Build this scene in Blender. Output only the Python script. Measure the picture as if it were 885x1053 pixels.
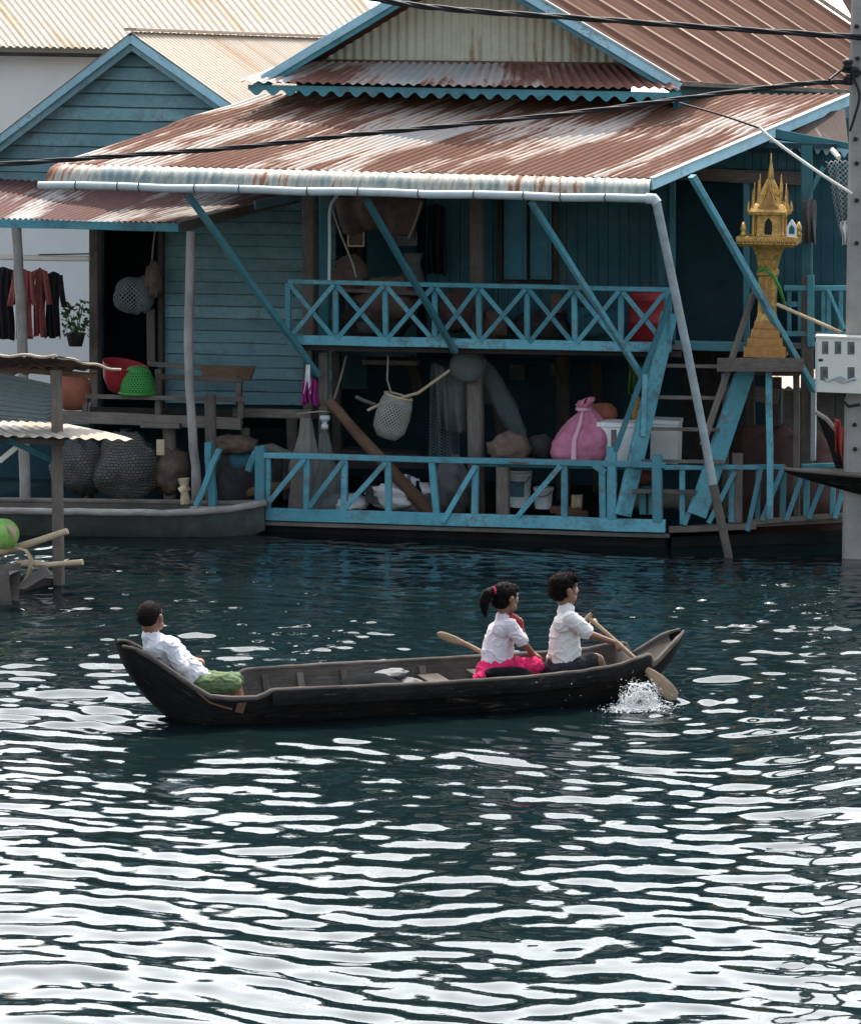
import bpy, bmesh, math, random
import numpy as np
from mathutils import Vector as V, Matrix, noise as mnoise

for o in list(bpy.data.objects): bpy.data.objects.remove(o)
S = bpy.context.scene
COL = S.collection
random.seed(7)
rnd = random.uniform

# ------------------------------------------------------------ camera
FPX, HZ, ROLL, CAMH = 3000.0, 100.0, 0.0105, 4.27      # focal length in photo pixels, horizon row, roll, eye height
PITCH = math.atan((526.5 - HZ) / FPX)
CAM = V((0, 0, CAMH))
_r, _u, FW = V((1, 0, 0)), V((0, math.sin(PITCH), math.cos(PITCH))), V((0, math.cos(PITCH), -math.sin(PITCH)))
CR = _r * math.cos(ROLL) + _u * math.sin(ROLL)
CU = -_r * math.sin(ROLL) + _u * math.cos(ROLL)
cd = bpy.data.cameras.new('camera')
cam = bpy.data.objects.new('camera', cd); COL.objects.link(cam)
m = Matrix((CR, CU, -FW)).transposed().to_4x4(); m.translation = CAM
cam.matrix_world = m
cd.sensor_fit = 'VERTICAL'; cd.sensor_height = 36; cd.lens = 36 * FPX / 1053
cd.clip_end = 6000; cd.clip_start = 0.5
S.camera = cam

# ------------------------------------------------------------ sky and sun
SUN_EL, SUN_AZ = math.radians(60), math.radians(4)       # azimuth from +Y towards +X
w = bpy.data.worlds.new('World'); S.world = w; w.use_nodes = True
wn = w.node_tree
sky = wn.nodes.new('ShaderNodeTexSky'); sky.sky_type = 'NISHITA'; sky.sun_disc = False
sky.sun_elevation = SUN_EL; sky.sun_rotation = SUN_AZ
sky.air_density = 1.3; sky.dust_density = 3.5; sky.ozone_density = .6
bg = wn.nodes['Background']; bg.inputs[1].default_value = 0.15
# thin bright cloud veil over the blue
tc = wn.nodes.new('ShaderNodeTexCoord'); cl = wn.nodes.new('ShaderNodeTexNoise'); cl.inputs['Scale'].default_value = 2.2; cl.inputs['Detail'].default_value = 5
wn.links.new(tc.outputs['Generated'], cl.inputs['Vector'])
dp_ = wn.nodes.new('ShaderNodeVectorMath'); dp_.operation = 'DOT_PRODUCT'; wn.links.new(tc.outputs['Generated'], dp_.inputs[0])
dp_.inputs[1].default_value = (math.sin(SUN_AZ) * math.cos(SUN_EL - .45), math.cos(SUN_AZ) * math.cos(SUN_EL - .45), math.sin(SUN_EL - .45))
ad = wn.nodes.new('ShaderNodeMath'); ad.operation = 'MULTIPLY_ADD'; ad.inputs[1].default_value = .35
wn.links.new(cl.outputs['Fac'], ad.inputs[0]); wn.links.new(dp_.outputs['Value'], ad.inputs[2])
cr = wn.nodes.new('ShaderNodeMapRange'); cr.interpolation_type = 'SMOOTHSTEP'; cr.inputs[1].default_value = .55; cr.inputs[2].default_value = 1.05; cr.inputs[3].default_value = .095; cr.inputs[4].default_value = .95
wn.links.new(ad.outputs[0], cr.inputs[0])
mx = wn.nodes.new('ShaderNodeMix'); mx.data_type = 'RGBA'; mx.inputs[7].default_value = (23.5, 24.4, 25.2, 1)
wn.links.new(cr.outputs[0], mx.inputs[0]); wn.links.new(sky.outputs[0], mx.inputs[6]); wn.links.new(mx.outputs[2], bg.inputs[0])
sd = V((math.sin(SUN_AZ) * math.cos(SUN_EL), math.cos(SUN_AZ) * math.cos(SUN_EL), math.sin(SUN_EL)))
ld = bpy.data.lights.new('sun', 'SUN'); ld.energy = 4.4; ld.angle = math.radians(0.5); ld.color = (1, .87, .72)
sun = bpy.data.objects.new('sun', ld); COL.objects.link(sun)
sun.rotation_euler = sd.to_track_quat('Z', 'Y').to_euler(); sun.location = (0, 30, 40)
S.view_settings.view_transform = 'Standard'; S.view_settings.look = 'None'
S.view_settings.exposure = 0.55; S.view_settings.gamma = 1
S.render.engine = 'CYCLES'
S.cycles.use_denoising = True
S.cycles.max_bounces = 6; S.cycles.diffuse_bounces = 3; S.cycles.glossy_bounces = 3

# ------------------------------------------------------------ where things stand: surveyed points in the photo to metres
PHI = math.radians(12)
U, N, Z = V((math.cos(PHI), -math.sin(PHI), 0)), V((math.sin(PHI), math.cos(PHI), 0)), V((0, 0, 1))
def ray(px, py): return (FW + CR * ((px - 442.5) / FPX) - CU * ((py - 526.5) / FPX))
def onz(px, py, z=0.0):
    d = ray(px, py); return CAM + d * ((z - CAM.z) / d.z)
P0 = onz(476, 556)
def K(px, py, k=0.0):                                     # k metres behind the front of the blue house
    d = ray(px, py); return CAM + d * (((P0 + N * k) - CAM).dot(N) / d.dot(N))
def drop(p, z): return V((p.x, p.y, z))
PXM = 1 / 107.0

# ------------------------------------------------------------ materials
MATS = {}
def nodes_of(name):
    mt = bpy.data.materials.new(name); mt.use_nodes = True
    nt = mt.node_tree; b = nt.nodes['Principled BSDF']
    return mt, nt, b
def ramp(nt, src, stops):
    r = nt.nodes.new('ShaderNodeValToRGB'); e = r.color_ramp.elements
    while len(e) < len(stops): e.new(.5)
    for q, (p, c) in zip(e, stops):
        q.position = p; q.color = (*c, 1) if not isinstance(c, (int, float)) else (c, c, c, 1)
    nt.links.new(src, r.inputs[0]); return r.outputs[0]
def noise(nt, coord, scale, detail=4, rough=.6, mp=(1, 1, 1), dist=0.0):
    mpn = nt.nodes.new('ShaderNodeMapping'); mpn.inputs['Scale'].default_value = mp
    nt.links.new(coord, mpn.inputs[0])
    n = nt.nodes.new('ShaderNodeTexNoise'); n.inputs['Scale'].default_value = scale
    n.inputs['Detail'].default_value = detail; n.inputs['Roughness'].default_value = rough
    n.inputs['Distortion'].default_value = dist
    nt.links.new(mpn.outputs[0], n.inputs['Vector']); return n.outputs['Fac']
def mix(nt, f, a, b, mode='MIX'):
    n = nt.nodes.new('ShaderNodeMix'); n.data_type = 'RGBA'; n.blend_type = mode
    for k, x in ((0, f), (6, a), (7, b)):
        if isinstance(x, (int, float)): n.inputs[k].default_value = x
        elif isinstance(x, tuple): n.inputs[k].default_value = (*x, 1)
        else: nt.links.new(x, n.inputs[k])
    return n.outputs[2]
def math_(nt, op, a, b=None):
    n = nt.nodes.new('ShaderNodeMath'); n.operation = op
    for k, x in ((0, a), (1, b)):
        if x is None: continue
        if isinstance(x, (int, float)): n.inputs[k].default_value = x
        else: nt.links.new(x, n.inputs[k])
    return n.outputs[0]
def bump(nt, b, h, strength, dist=.01):
    n = nt.nodes.new('ShaderNodeBump'); n.inputs['Strength'].default_value = strength; n.inputs['Distance'].default_value = dist
    nt.links.new(h, n.inputs['Height']); nt.links.new(n.outputs[0], b.inputs['Normal'])
def coords(nt):
    t = nt.nodes.new('ShaderNodeTexCoord'); return t.outputs['UV'], t.outputs['Object']
def dk(c, f): return tuple(x * f for x in c)

def painted(name, c, wear=(.16, .13, .11), amount=.35, rough=.6, grain=1.0):
    """old brush paint on boards: grain along the board, faded and dirty patches, bare wood showing"""
    mt, nt, b = nodes_of(name); uv, ob = coords(nt)
    g = noise(nt, uv, 6, 5, .65, (1.2, 22, 1))
    p = noise(nt, ob, 2.2, 5, .65); f = noise(nt, ob, 26, 4, .7)
    base = mix(nt, ramp(nt, p, [(.35, 0.), (.7, 1.)]), dk(c, .78), tuple(min(1, x * 1.18 + .015) for x in c))
    base = mix(nt, ramp(nt, g, [(.3, .35), (.6, 0.)]), base, dk(c, .55))
    tone = noise(nt, uv, .09, 1, .5, (1, 1, 1))                     # each board was painted or faded a little differently
    base = mix(nt, ramp(nt, tone, [(.32, .75), (.5, 0.)]), base, dk(c, .55))
    base = mix(nt, ramp(nt, tone, [(.5, 0.), (.68, .75)]), base, tuple(min(1, x * 1.2 + .06) for x in c))
    grime = noise(nt, ob, 4.5, 6, .72)
    base = mix(nt, ramp(nt, grime, [(.50, 0.), (.64, .7 * min(1, amount * 1.6))]), base, (c[0] * .3 + .02, c[1] * .3 + .016, c[2] * .3 + .012))
    wm = math_(nt, 'MULTIPLY', ramp(nt, f, [(.5, 0.), (.62, 1.)]), ramp(nt, noise(nt, ob, 1.1, 4, .7), [(.60 - .35 * amount, 0.), (.66, 1.)]))
    wm2 = math_(nt, 'MULTIPLY', ramp(nt, g, [(.54, 0.), (.62, 1.)]), ramp(nt, p, [(.5, 0.), (.66, amount)]))
    base = mix(nt, wm, base, wear); base = mix(nt, wm2, base, wear)
    nt.links.new(base, b.inputs['Base Color']); b.inputs['Roughness'].default_value = rough
    b.inputs['Specular IOR Level'].default_value = .3
    bump(nt, b, math_(nt, 'ADD', g, math_(nt, 'MULTIPLY', f, .5)), .35 * grain, .006)
    MATS[name] = mt
def wood(name, c1, c2, rough=.85, stretch=22, wear=None):
    mt, nt, b = nodes_of(name); uv, ob = coords(nt)
    g = noise(nt, uv, 5, 6, .7, (1.3, stretch, 1), .4); p = noise(nt, ob, 2.5, 5, .65)
    base = mix(nt, ramp(nt, g, [(.3, 0.), (.68, 1.)]), c1, c2)
    base = mix(nt, ramp(nt, p, [(.42, 0.), (.68, .7)]), base, dk(c1, .6))
    tone = noise(nt, uv, .09, 1, .5)
    base = mix(nt, ramp(nt, tone, [(.3, .6), (.5, 0.)]), base, dk(c1, .75))
    base = mix(nt, ramp(nt, tone, [(.52, 0.), (.74, .45)]), base, tuple(min(1, x * 1.2 + .02) for x in c2))
    if wear:
        sc_ = math_(nt, 'MULTIPLY', ramp(nt, noise(nt, uv, 2.2, 6, .75, (1.1, 9, 1), .5), [(.56, 0.), (.64, 1.)]), ramp(nt, noise(nt, ob, 2.6, 4, .7), [(.50, 0.), (.60, .8)]))
        base = mix(nt, sc_, base, wear)
    nt.links.new(base, b.inputs['Base Color']); b.inputs['Roughness'].default_value = rough
    b.inputs['Specular IOR Level'].default_value = .08
    bump(nt, b, g, .6, .008)
    MATS[name] = mt
def rusty(name, metal, rust, amount=.5, rough=.55, streak=(5.5, .55, 1), pitch=.076, sheet_w=.72, low=None, tint=None, wavew=.03):
    """zinc sheet with rust running down the slope; u across, v down the slope, in metres"""
    mt, nt, b = nodes_of(name); uv, ob = coords(nt)
    sep = nt.nodes.new('ShaderNodeSeparateXYZ'); nt.links.new(uv, sep.inputs[0])
    fl = math_(nt, 'FLOOR', math_(nt, 'DIVIDE', sep.outputs[0], sheet_w))
    wn_ = nt.nodes.new('ShaderNodeTexWhiteNoise'); wn_.noise_dimensions = '1D'; nt.links.new(fl, wn_.inputs['W'])
    s1 = noise(nt, uv, 1.0, 5, .62, streak, .15)
    s2 = noise(nt, uv, 1.0, 3, .5, (1.1, .7, 1))
    s3 = noise(nt, uv, 1.0, 4, .7, (34, 3.5, 1))
    a = math_(nt, 'ADD', math_(nt, 'MULTIPLY', s1, .62), math_(nt, 'MULTIPLY', s2, .45))
    a = math_(nt, 'ADD', a, math_(nt, 'MULTIPLY', s3, .22))
    a = math_(nt, 'ADD', a, math_(nt, 'MULTIPLY', wn_.outputs[0], .14))
    wv = math_(nt, 'SINE', math_(nt, 'MULTIPLY', sep.outputs[0], 2 * math.pi / pitch))
    a = math_(nt, 'SUBTRACT', a, math_(nt, 'MULTIPLY', wv, wavew))
    th = .93 - .52 * amount
    msk = ramp(nt, a, [(th - .03, 0.), (th + .05, 1.)])
    halo = ramp(nt, a, [(th - .16, 0.), (th + .02, 1.)])
    fine = noise(nt, ob, 9, 5, .7)
    met = mix(nt, ramp(nt, fine, [(.3, 0.), (.7, 1.)]), dk(metal, .82), metal)
    if tint: met = mix(nt, math_(nt, 'MULTIPLY', halo, .75), met, tint)
    rc = mix(nt, ramp(nt, s3, [(.3, 0.), (.7, 1.)]), dk(rust, .62), rust)
    base = mix(nt, msk, met, rc)
    nt.links.new(base, b.inputs['Base Color'])
    nt.links.new(math_(nt, 'ADD', math_(nt, 'MULTIPLY', msk, .3), rough), b.inputs['Roughness'])
    b.inputs['Metallic'].default_value = 0.0; b.inputs['Specular IOR Level'].default_value = .35
    bump(nt, b, s3, .2, .004)
    MATS[name] = mt
def ribbed(name, c, rust, pale, pitch):
    """ribbed brown sheet, sunlight on the ribs painted in as pale lines"""
    mt, nt, b = nodes_of(name); uv, ob = coords(nt)
    sep = nt.nodes.new('ShaderNodeSeparateXYZ'); nt.links.new(uv, sep.inputs[0])
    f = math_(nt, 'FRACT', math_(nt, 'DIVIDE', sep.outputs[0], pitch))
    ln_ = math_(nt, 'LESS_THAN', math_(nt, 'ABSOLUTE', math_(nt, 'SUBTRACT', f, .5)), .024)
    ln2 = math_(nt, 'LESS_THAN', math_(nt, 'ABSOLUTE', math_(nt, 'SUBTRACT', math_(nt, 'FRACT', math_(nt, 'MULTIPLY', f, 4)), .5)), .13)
    s1 = noise(nt, uv, 1.0, 5, .65, (2.2, .5, 1)); s3 = noise(nt, uv, 1.0, 4, .7, (22, 3, 1))
    base = mix(nt, ramp(nt, s1, [(.38, 0.), (.62, 1.)]), c, rust)
    base = mix(nt, ramp(nt, s3, [(.35, .5), (.6, 0.)]), base, dk(rust, .6))
    base = mix(nt, math_(nt, 'MULTIPLY', ln2, .45), base, dk(rust, .45))
    base = mix(nt, math_(nt, 'MULTIPLY', ln_, ramp(nt, noise(nt, uv, 1.0, 4, .6, (1.7, .25, 1)), [(.36, .1), (.58, 1.)])), base, pale)  # sunlit rib edges put into the colour as pale lines
    nt.links.new(base, b.inputs['Base Color']); b.inputs['Roughness'].default_value = .95; b.inputs['Specular IOR Level'].default_value = .05
    bump(nt, b, s3, .2, .004)
    MATS[name] = mt
def plain(name, c, rough=.6, metal=0.0, vary=.25, scale=8, bmp=.2, spec=.3, c2=None, fine=40):
    mt, nt, b = nodes_of(name); uv, ob = coords(nt)
    p = noise(nt, ob, scale, 5, .65); f = noise(nt, ob, fine, 3, .6)
    base = mix(nt, ramp(nt, p, [(.32, 0.), (.68, 1.)]), c2 if c2 else dk(c, 1 - vary), c)
    nt.links.new(base, b.inputs['Base Color']); b.inputs['Roughness'].default_value = rough
    b.inputs['Metallic'].default_value = metal; b.inputs['Specular IOR Level'].default_value = spec
    if bmp: bump(nt, b, math_(nt, 'ADD', p, math_(nt, 'MULTIPLY', f, .4)), bmp, .01)
    MATS[name] = mt
def netting(name, c, cell=.02, fill=.35, rough=.9):
    """knotted or woven mesh with real holes; uv in metres"""
    mt, nt, b = nodes_of(name); uv, ob = coords(nt)
    sep = nt.nodes.new('ShaderNodeSeparateXYZ'); nt.links.new(uv, sep.inputs[0])
    s = math_(nt, 'ADD', sep.outputs[0], sep.outputs[1]); d = math_(nt, 'SUBTRACT', sep.outputs[0], sep.outputs[1])
    def line(x): return math_(nt, 'LESS_THAN', math_(nt, 'FRACT', math_(nt, 'DIVIDE', x, cell)), fill)
    al = math_(nt, 'MAXIMUM', line(s), line(d))
    p = noise(nt, ob, 7, 4, .6)
    nt.links.new(mix(nt, ramp(nt, p, [(.3, 0.), (.7, 1.)]), dk(c, .65), c), b.inputs['Base Color'])
    nt.links.new(al, b.inputs['Alpha']); b.inputs['Roughness'].default_value = rough
    MATS[name] = mt
def woven(name, c1, c2, cell=.03):
    mt, nt, b = nodes_of(name); uv, ob = coords(nt)
    mpn = nt.nodes.new('ShaderNodeMapping'); mpn.inputs['Scale'].default_value = (1 / cell, 1 / cell, 1); nt.links.new(uv, mpn.inputs[0])
    ck = nt.nodes.new('ShaderNodeTexBrick'); ck.inputs['Scale'].default_value = 1; ck.inputs['Mortar Size'].default_value = .09
    ck.inputs['Brick Width'].default_value = 1; ck.inputs['Row Height'].default_value = .7
    ck.inputs['Color1'].default_value = (*c1, 1); ck.inputs['Color2'].default_value = (*c2, 1); ck.inputs['Mortar'].default_value = (*dk(c1, .3), 1)
    nt.links.new(mpn.outputs[0], ck.inputs['Vector'])
    p = noise(nt, ob, 6, 4, .6)
    nt.links.new(mix(nt, ramp(nt, p, [(.35, 0.), (.7, .6)]), ck.outputs['Color'], dk(c1, .5)), b.inputs['Base Color'])
    b.inputs['Roughness'].default_value = .85; b.inputs['Specular IOR Level'].default_value = .15
    bump(nt, b, ck.outputs['Fac'], .8, -.01)
    MATS[name] = mt

painted('blue_paint', (.080, .315, .385), amount=.6)
painted('pale_blue_paint', (.34, .58, .67), amount=.18)
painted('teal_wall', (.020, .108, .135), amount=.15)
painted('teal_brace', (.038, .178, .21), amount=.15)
painted('board_blue', (.15, .295, .325), wear=(.17, .15, .13), amount=.42)
painted('shutter_blue', (.06, .22, .29), amount=.12)
wood('grey_wood', (.10, .085, .075), (.22, .19, .165))
wood('pale_log', (.20, .18, .16), (.42, .39, .36))
wood('dark_wood', (.035, .03, .027), (.09, .075, .065))
wood('brown_wood', (.11, .065, .045), (.2, .12, .08))
wood('bamboo', (.42, .32, .2), (.62, .5, .34), .6, 8)
wood('sunny_plank', (.46, .38, .28), (.66, .57, .44))
wood('hull_wood', (.006, .006, .0065), (.028, .0245, .0225), .75, 12, wear=(.13, .11, .095))
wood('hull_inner', (.045, .040, .036), (.125, .108, .095), .8)
wood('rim_wood', (.05, .044, .04), (.19, .165, .145))
wood('wet_wood', (.006, .0065, .007), (.022, .021, .02), .5)
wood('paddle_wood', (.22, .15, .1), (.4, .3, .2), .5)
rusty('porch_tin', (.295, .31, .31), (.155, .066, .040), .53, tint=(.44, .31, .24), streak=(4.4, .5, 1), pitch=.085, wavew=.05)
rusty('lip_tin', (.135, .185, .19), (.22, .09, .05), .34, tint=(.5, .46, .38), streak=(5, 1.6, 1))
rusty('pent_tin', (.30, .34, .35), (.2, .085, .06), .52, tint=(.5, .36, .3), streak=(3.4, .8, 1))
rusty('gable_tin', (.56, .53, .40), (.36, .22, .12), .2, streak=(3, .5, 1))
rusty('brown_tin', (.36, .25, .2), (.19, .105, .08), .82, streak=(3, .35, 1), pitch=.3)
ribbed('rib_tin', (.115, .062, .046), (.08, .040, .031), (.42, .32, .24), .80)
rusty('left_tin', (.32, .31, .30), (.12, .055, .05), .58, streak=(2.2, .4, 1))
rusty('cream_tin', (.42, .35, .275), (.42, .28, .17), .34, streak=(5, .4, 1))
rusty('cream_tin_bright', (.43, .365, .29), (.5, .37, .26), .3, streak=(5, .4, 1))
rusty('grey_tin', (.22, .27, .28), (.16, .1, .07), .22)
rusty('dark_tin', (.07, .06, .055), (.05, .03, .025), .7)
plain('white_plaster', (.68, .67, .64), .9, vary=.1, scale=1.5)
plain('pvc', (.46, .52, .52), .4, vary=.2, scale=12)
plain('pvc_grey', (.34, .39, .4), .45, vary=.35, scale=9)
plain('white_pipe', (.85, .8, .7), .4, vary=.1)
plain('concrete', (.32, .30, .27), .92, vary=.28, scale=3, bmp=.4)
plain('box_plastic', (.64, .62, .54), .5, vary=.06, scale=4)
plain('dark_hole', (.02, .022, .025), .8, vary=.3)
plain('dark_glass', (.10, .12, .12), .25, vary=.4, spec=.6)
plain('interior', (.022, .062, .080), .95, vary=.4, scale=2)  # teal cast of hazy shadow put into the wall colour
plain('gold', (.64, .38, .10), .36, .5, vary=.65, scale=30, bmp=.5, spec=.6)
plain('gold_dull', (.48, .24, .075), .5, .3, vary=.4, scale=22, bmp=.4)
plain('shrine_white', (.75, .77, .76), .5, vary=.1)
plain('cable_black', (.012, .012, .014), .55, vary=.3)
plain('rope_grey', (.3, .27, .23), .9, vary=.3)
plain('pink_sack', (.50, .17, .26), .75, vary=.3, scale=14, bmp=.6)
plain('sack_tie', (.62, .35, .42), .7, vary=.2)
plain('magenta_cloth', (.28, .02, .16), .85, vary=.25, scale=20)
plain('white_cloth', (.62, .63, .64), .85, vary=.14, scale=10)
plain('foam_white', (.72, .74, .73), .85, vary=.08, scale=8)
plain('bucket_white', (.60, .64, .66), .45, vary=.15)
plain('bucket_label', (.05, .12, .16), .5, vary=.2)
plain('teal_plastic', (.12, .42, .5), .4, vary=.15)
plain('red_plastic', (.30, .022, .03), .45, vary=.2)
plain('green_plastic', (.05, .28, .05), .45, vary=.25)
plain('terracotta', (.3, .1, .06), .85, vary=.3)
plain('brown_tarp', (.10, .052, .045), .8, vary=.3, scale=4)
plain('sack_brown', (.16, .11, .085), .9, vary=.4, scale=12, bmp=.7)
plain('clutter_dark', (.045, .04, .04), .9, vary=.5, scale=10)
plain('clutter_grey', (.11, .11, .11), .9, vary=.5, scale=12)
plain('red_cloth', (.42, .06, .05), .9, vary=.3, scale=12, bmp=.5)
plain('black_cloth', (.02, .018, .02), .9, vary=.4, scale=12, bmp=.5)
plain('rose_cloth', (.36, .10, .09), .9, vary=.4, scale=26, bmp=.5)
plain('leaf', (.06, .14, .03), .6, vary=.5, scale=30)
plain('gourd', (.16, .36, .06), .45, vary=.5, scale=14, c2=(.34, .52, .16))
plain('skin', (.205, .098, .058), .5, vary=.12, scale=20, bmp=.12, spec=.4)
plain('lip', (.16, .05, .04), .5, vary=.1)
plain('hair', (.007, .005, .0045), .6, vary=.4, scale=60, bmp=.8, spec=.06, fine=180)
plain('hair_short', (.014, .010, .008), .75, vary=.4, scale=60, bmp=.6, spec=.06, fine=180)
plain('shirt_white', (.60, .59, .61), .85, vary=.07, scale=9, bmp=.3, fine=60)
plain('shirt_cream', (.62, .60, .57), .85, vary=.07, scale=9, bmp=.3, fine=60)
plain('shirt_pink', (.60, .525, .555), .85, vary=.07, scale=9, bmp=.3, fine=60)
plain('boat_green', (.075, .085, .075), .7, vary=.5, scale=5, bmp=.4)
plain('skirt_pink', (.68, .018, .12), .9, vary=.4, scale=12, bmp=.4)
plain('shorts_black', (.02, .02, .024), .9, vary=.3, scale=12, bmp=.4)
plain('shorts_brown', (.07, .058, .055), .9, vary=.3, scale=12, bmp=.4)
plain('shorts_green', (.125, .16, .085), .9, vary=.55, scale=30, bmp=.5, c2=(.045, .10, .035))
plain('eye_white', (.7, .68, .65), .3, vary=.05)
plain('bag_black', (.010, .011, .013), .9, vary=.4, spec=.03)
plain('bag_grey', (.14, .14, .145), .7, vary=.4, scale=14, bmp=.6)
plain('dog_tan', (.4, .3, .2), .9, vary=.3)
netting('net_grey', (.20, .25, .25), .03, .2)
netting('net_white', (.26, .30, .30), .05, .22)
netting('net_dense', (.16, .18, .17), .022, .42)
netting('net_fawn', (.24, .22, .19), .02, .5)
netting('basket_mesh', (.36, .36, .31), .036, .42)
netting('green_mesh', (.06, .34, .07), .036, .42)
woven('woven_grey', (.10, .098, .09), (.15, .145, .13), .045)

# ------------------------------------------------------------ mesh kit
class MB:
    def __init__(s): s.v = []; s.f = []; s.uv = []; s.sm = []
    def add(s, vs, fs, uvs=None, smooth=False):
        b = len(s.v); s.v += [V(x) for x in vs]
        for i, f in enumerate(fs):
            s.f.append([b + j for j in f])
            s.uv.append(uvs[i] if uvs else [(vs[j][0], vs[j][2]) for j in f]); s.sm.append(smooth)
        return s
    def beam(s, p, q, w=.05, h=.05, up=Z, n=1, wob=0.0, w2=None, h2=None):
        """squared timber from p to q; w is across, h is along 'up'"""
        p, q = V(p), V(q); d = q - p; L = d.length; d.normalize()
        a = d.cross(up)
        if a.length < 1e-4: a = d.cross(V((1, 0, 0)))
        a.normalize(); b = a.cross(d).normalized()
        off = (rnd(0, 40), rnd(0, 40)); vs = []
        for i in range(n + 1):
            t = i / n; c = p.lerp(q, t)
            if wob and 0 < i < n: c = c + a * rnd(-wob, wob) + b * rnd(-wob, wob)
            ww = (w + ((w2 or w) - w) * t) / 2; hh = (h + ((h2 or h) - h) * t) / 2
            e = min(ww, hh) * .22
            for sx, sy, cx, cy in ((-1, -1, 1, 0), (-1, -1, 0, 1), (-1, 1, 0, -1), (-1, 1, 1, 0), (1, 1, -1, 0), (1, 1, 0, -1), (1, -1, 0, 1), (1, -1, -1, 0)):
                vs.append(c + a * (sx * ww + cx * e) + b * (sy * hh + cy * e))
        fs, us = [], []
        per = 2 * (w + h)
        for i in range(n):
            for j in range(8):
                j2 = (j + 1) % 8
                fs.append([i * 8 + j, i * 8 + j2, (i + 1) * 8 + j2, (i + 1) * 8 + j])
                u0, u1 = off[0] + L * i / n, off[0] + L * (i + 1) / n; v0, v1 = off[1] + per * j / 8, off[1] + per * (j + 1) / 8
                us.append([(u0, v0), (u0, v1), (u1, v1), (u1, v0)])
        fs.append(list(range(7, -1, -1))); us.append([off] * 8)
        fs.append([n * 8 + j for j in range(8)]); us.append([off] * 8)
        return s.add(vs, fs, us)
    def tube(s, pts, r, k=8, cap=True, flat=1.0):
        pts = [V(p) for p in pts]; n = len(pts)
        rs = r if isinstance(r, (list, tuple)) else [r] * n
        vs, fs, us = [], [], []; L = 0; ls = []
        t0 = (pts[1] - pts[0]).normalized(); a = t0.cross(Z)
        if a.length < .05: a = t0.cross(V((0, 1, 0)))
        a.normalize(); off = rnd(0, 30)
        for i in range(n):
            t = (pts[min(i + 1, n - 1)] - pts[max(i - 1, 0)]).normalized()
            a = (a - t * a.dot(t)).normalized(); b = t.cross(a)
            if i: L += (pts[i] - pts[i - 1]).length
            ls.append(L)
            for j in range(k):
                g = 2 * math.pi * j / k
                vs.append(pts[i] + (a * math.cos(g) + b * math.sin(g) * flat) * rs[i])
        for i in range(n - 1):
            for j in range(k):
                j2 = (j + 1) % k
                fs.append([i * k + j, i * k + j2, (i + 1) * k + j2, (i + 1) * k + j])
                c = 2 * math.pi * max(rs[0], .01) / k
                us.append([(off + ls[i], c * j), (off + ls[i], c * (j + 1)), (off + ls[i + 1], c * (j + 1)), (off + ls[i + 1], c * j)])
        s.add(vs, fs, us, True)
        if cap:
            s.add(vs[:k], [list(range(k - 1, -1, -1))], [[(0, 0)] * k]); s.add(vs[-k:], [list(range(k))], [[(0, 0)] * k])
        return s
    def lathe(s, c, prof, k=24, sq=False, rot=0.0, axis=None, closed=True, smooth=True, wob=0.0):
        """profile of (radius, height) turned about an axis; sq makes it square in plan"""
        c = V(c); ax = axis.normalized() if axis else Z
        a = ax.cross(V((0, 1, 0.01))).normalized(); b = ax.cross(a)
        if sq: k = 4; smooth = False
        vs, fs, us = [], [], []
        for i, (r, h) in enumerate(prof):
            for j in range(k):
                g = rot + 2 * math.pi * (j + (.5 if sq else 0)) / k
                rr = r * (math.sqrt(2) if sq else 1) * (1 + (wob * mnoise.noise(V((math.cos(g) * 2 + c.x, math.sin(g) * 2, h * 4))) if wob else 0))
                vs.append(c + (a * math.cos(g) + b * math.sin(g)) * rr + ax * h)
        R = max(p[0] for p in prof)
        for i in range(len(prof) - 1):
            for j in range(k):
                j2 = (j + 1) % k
                fs.append([i * k + j, i * k + j2, (i + 1) * k + j2, (i + 1) * k + j])
                q = 2 * math.pi * R / k
                dv = prof[i][1] + prof[i][0]; dv2 = prof[i + 1][1] + prof[i + 1][0]
                us.append([(q * j, dv), (q * (j + 1), dv), (q * (j + 1), dv2), (q * j, dv2)])
        if closed:
            n = len(prof)
            fs.append(list(range(k - 1, -1, -1))); us.append([(0, 0)] * k)
            fs.append([(n - 1) * k + j for j in range(k)]); us.append([(0, 0)] * k)
        return s.add(vs, fs, us, smooth)
    def blob(s, c, rad, seed=0, amp=.15, fr=3.0, k=20, R=None, flat_bottom=None, uvs=1.0):
        c = V(c); vs, fs, us = [], [], []; n = k // 2 + 2
        for i in range(n + 1):
            th = math.pi * i / n
            for j in range(k):
                g = 2 * math.pi * j / k
                d = V((math.sin(th) * math.cos(g), math.sin(th) * math.sin(g), math.cos(th)))
                f = 1 + amp * mnoise.noise(d * fr + V((seed * 7.3, seed, 2))) + amp * .5 * mnoise.noise(d * fr * 2.7 + V((seed, 3, seed)))
                p = V((d.x * rad[0], d.y * rad[1], d.z * rad[2])) * f
                if flat_bottom is not None: p.z = max(p.z, flat_bottom)
                if R: p = R @ p
                vs.append(c + p)
        for i in range(n):
            for j in range(k):
                j2 = (j + 1) % k
                fs.append([i * k + j, (i + 1) * k + j, (i + 1) * k + j2, i * k + j2])
                m_ = max(rad) * uvs
                a0, a1, b0, b1 = m_ * 6.28 * j / k, m_ * 6.28 * (j + 1) / k, m_ * 3.14 * i / n, m_ * 3.14 * (i + 1) / n
                us.append([(a0, b0), (a0, b1), (a1, b1), (a1, b0)])
        return s.add(vs, fs, us, True)
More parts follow.
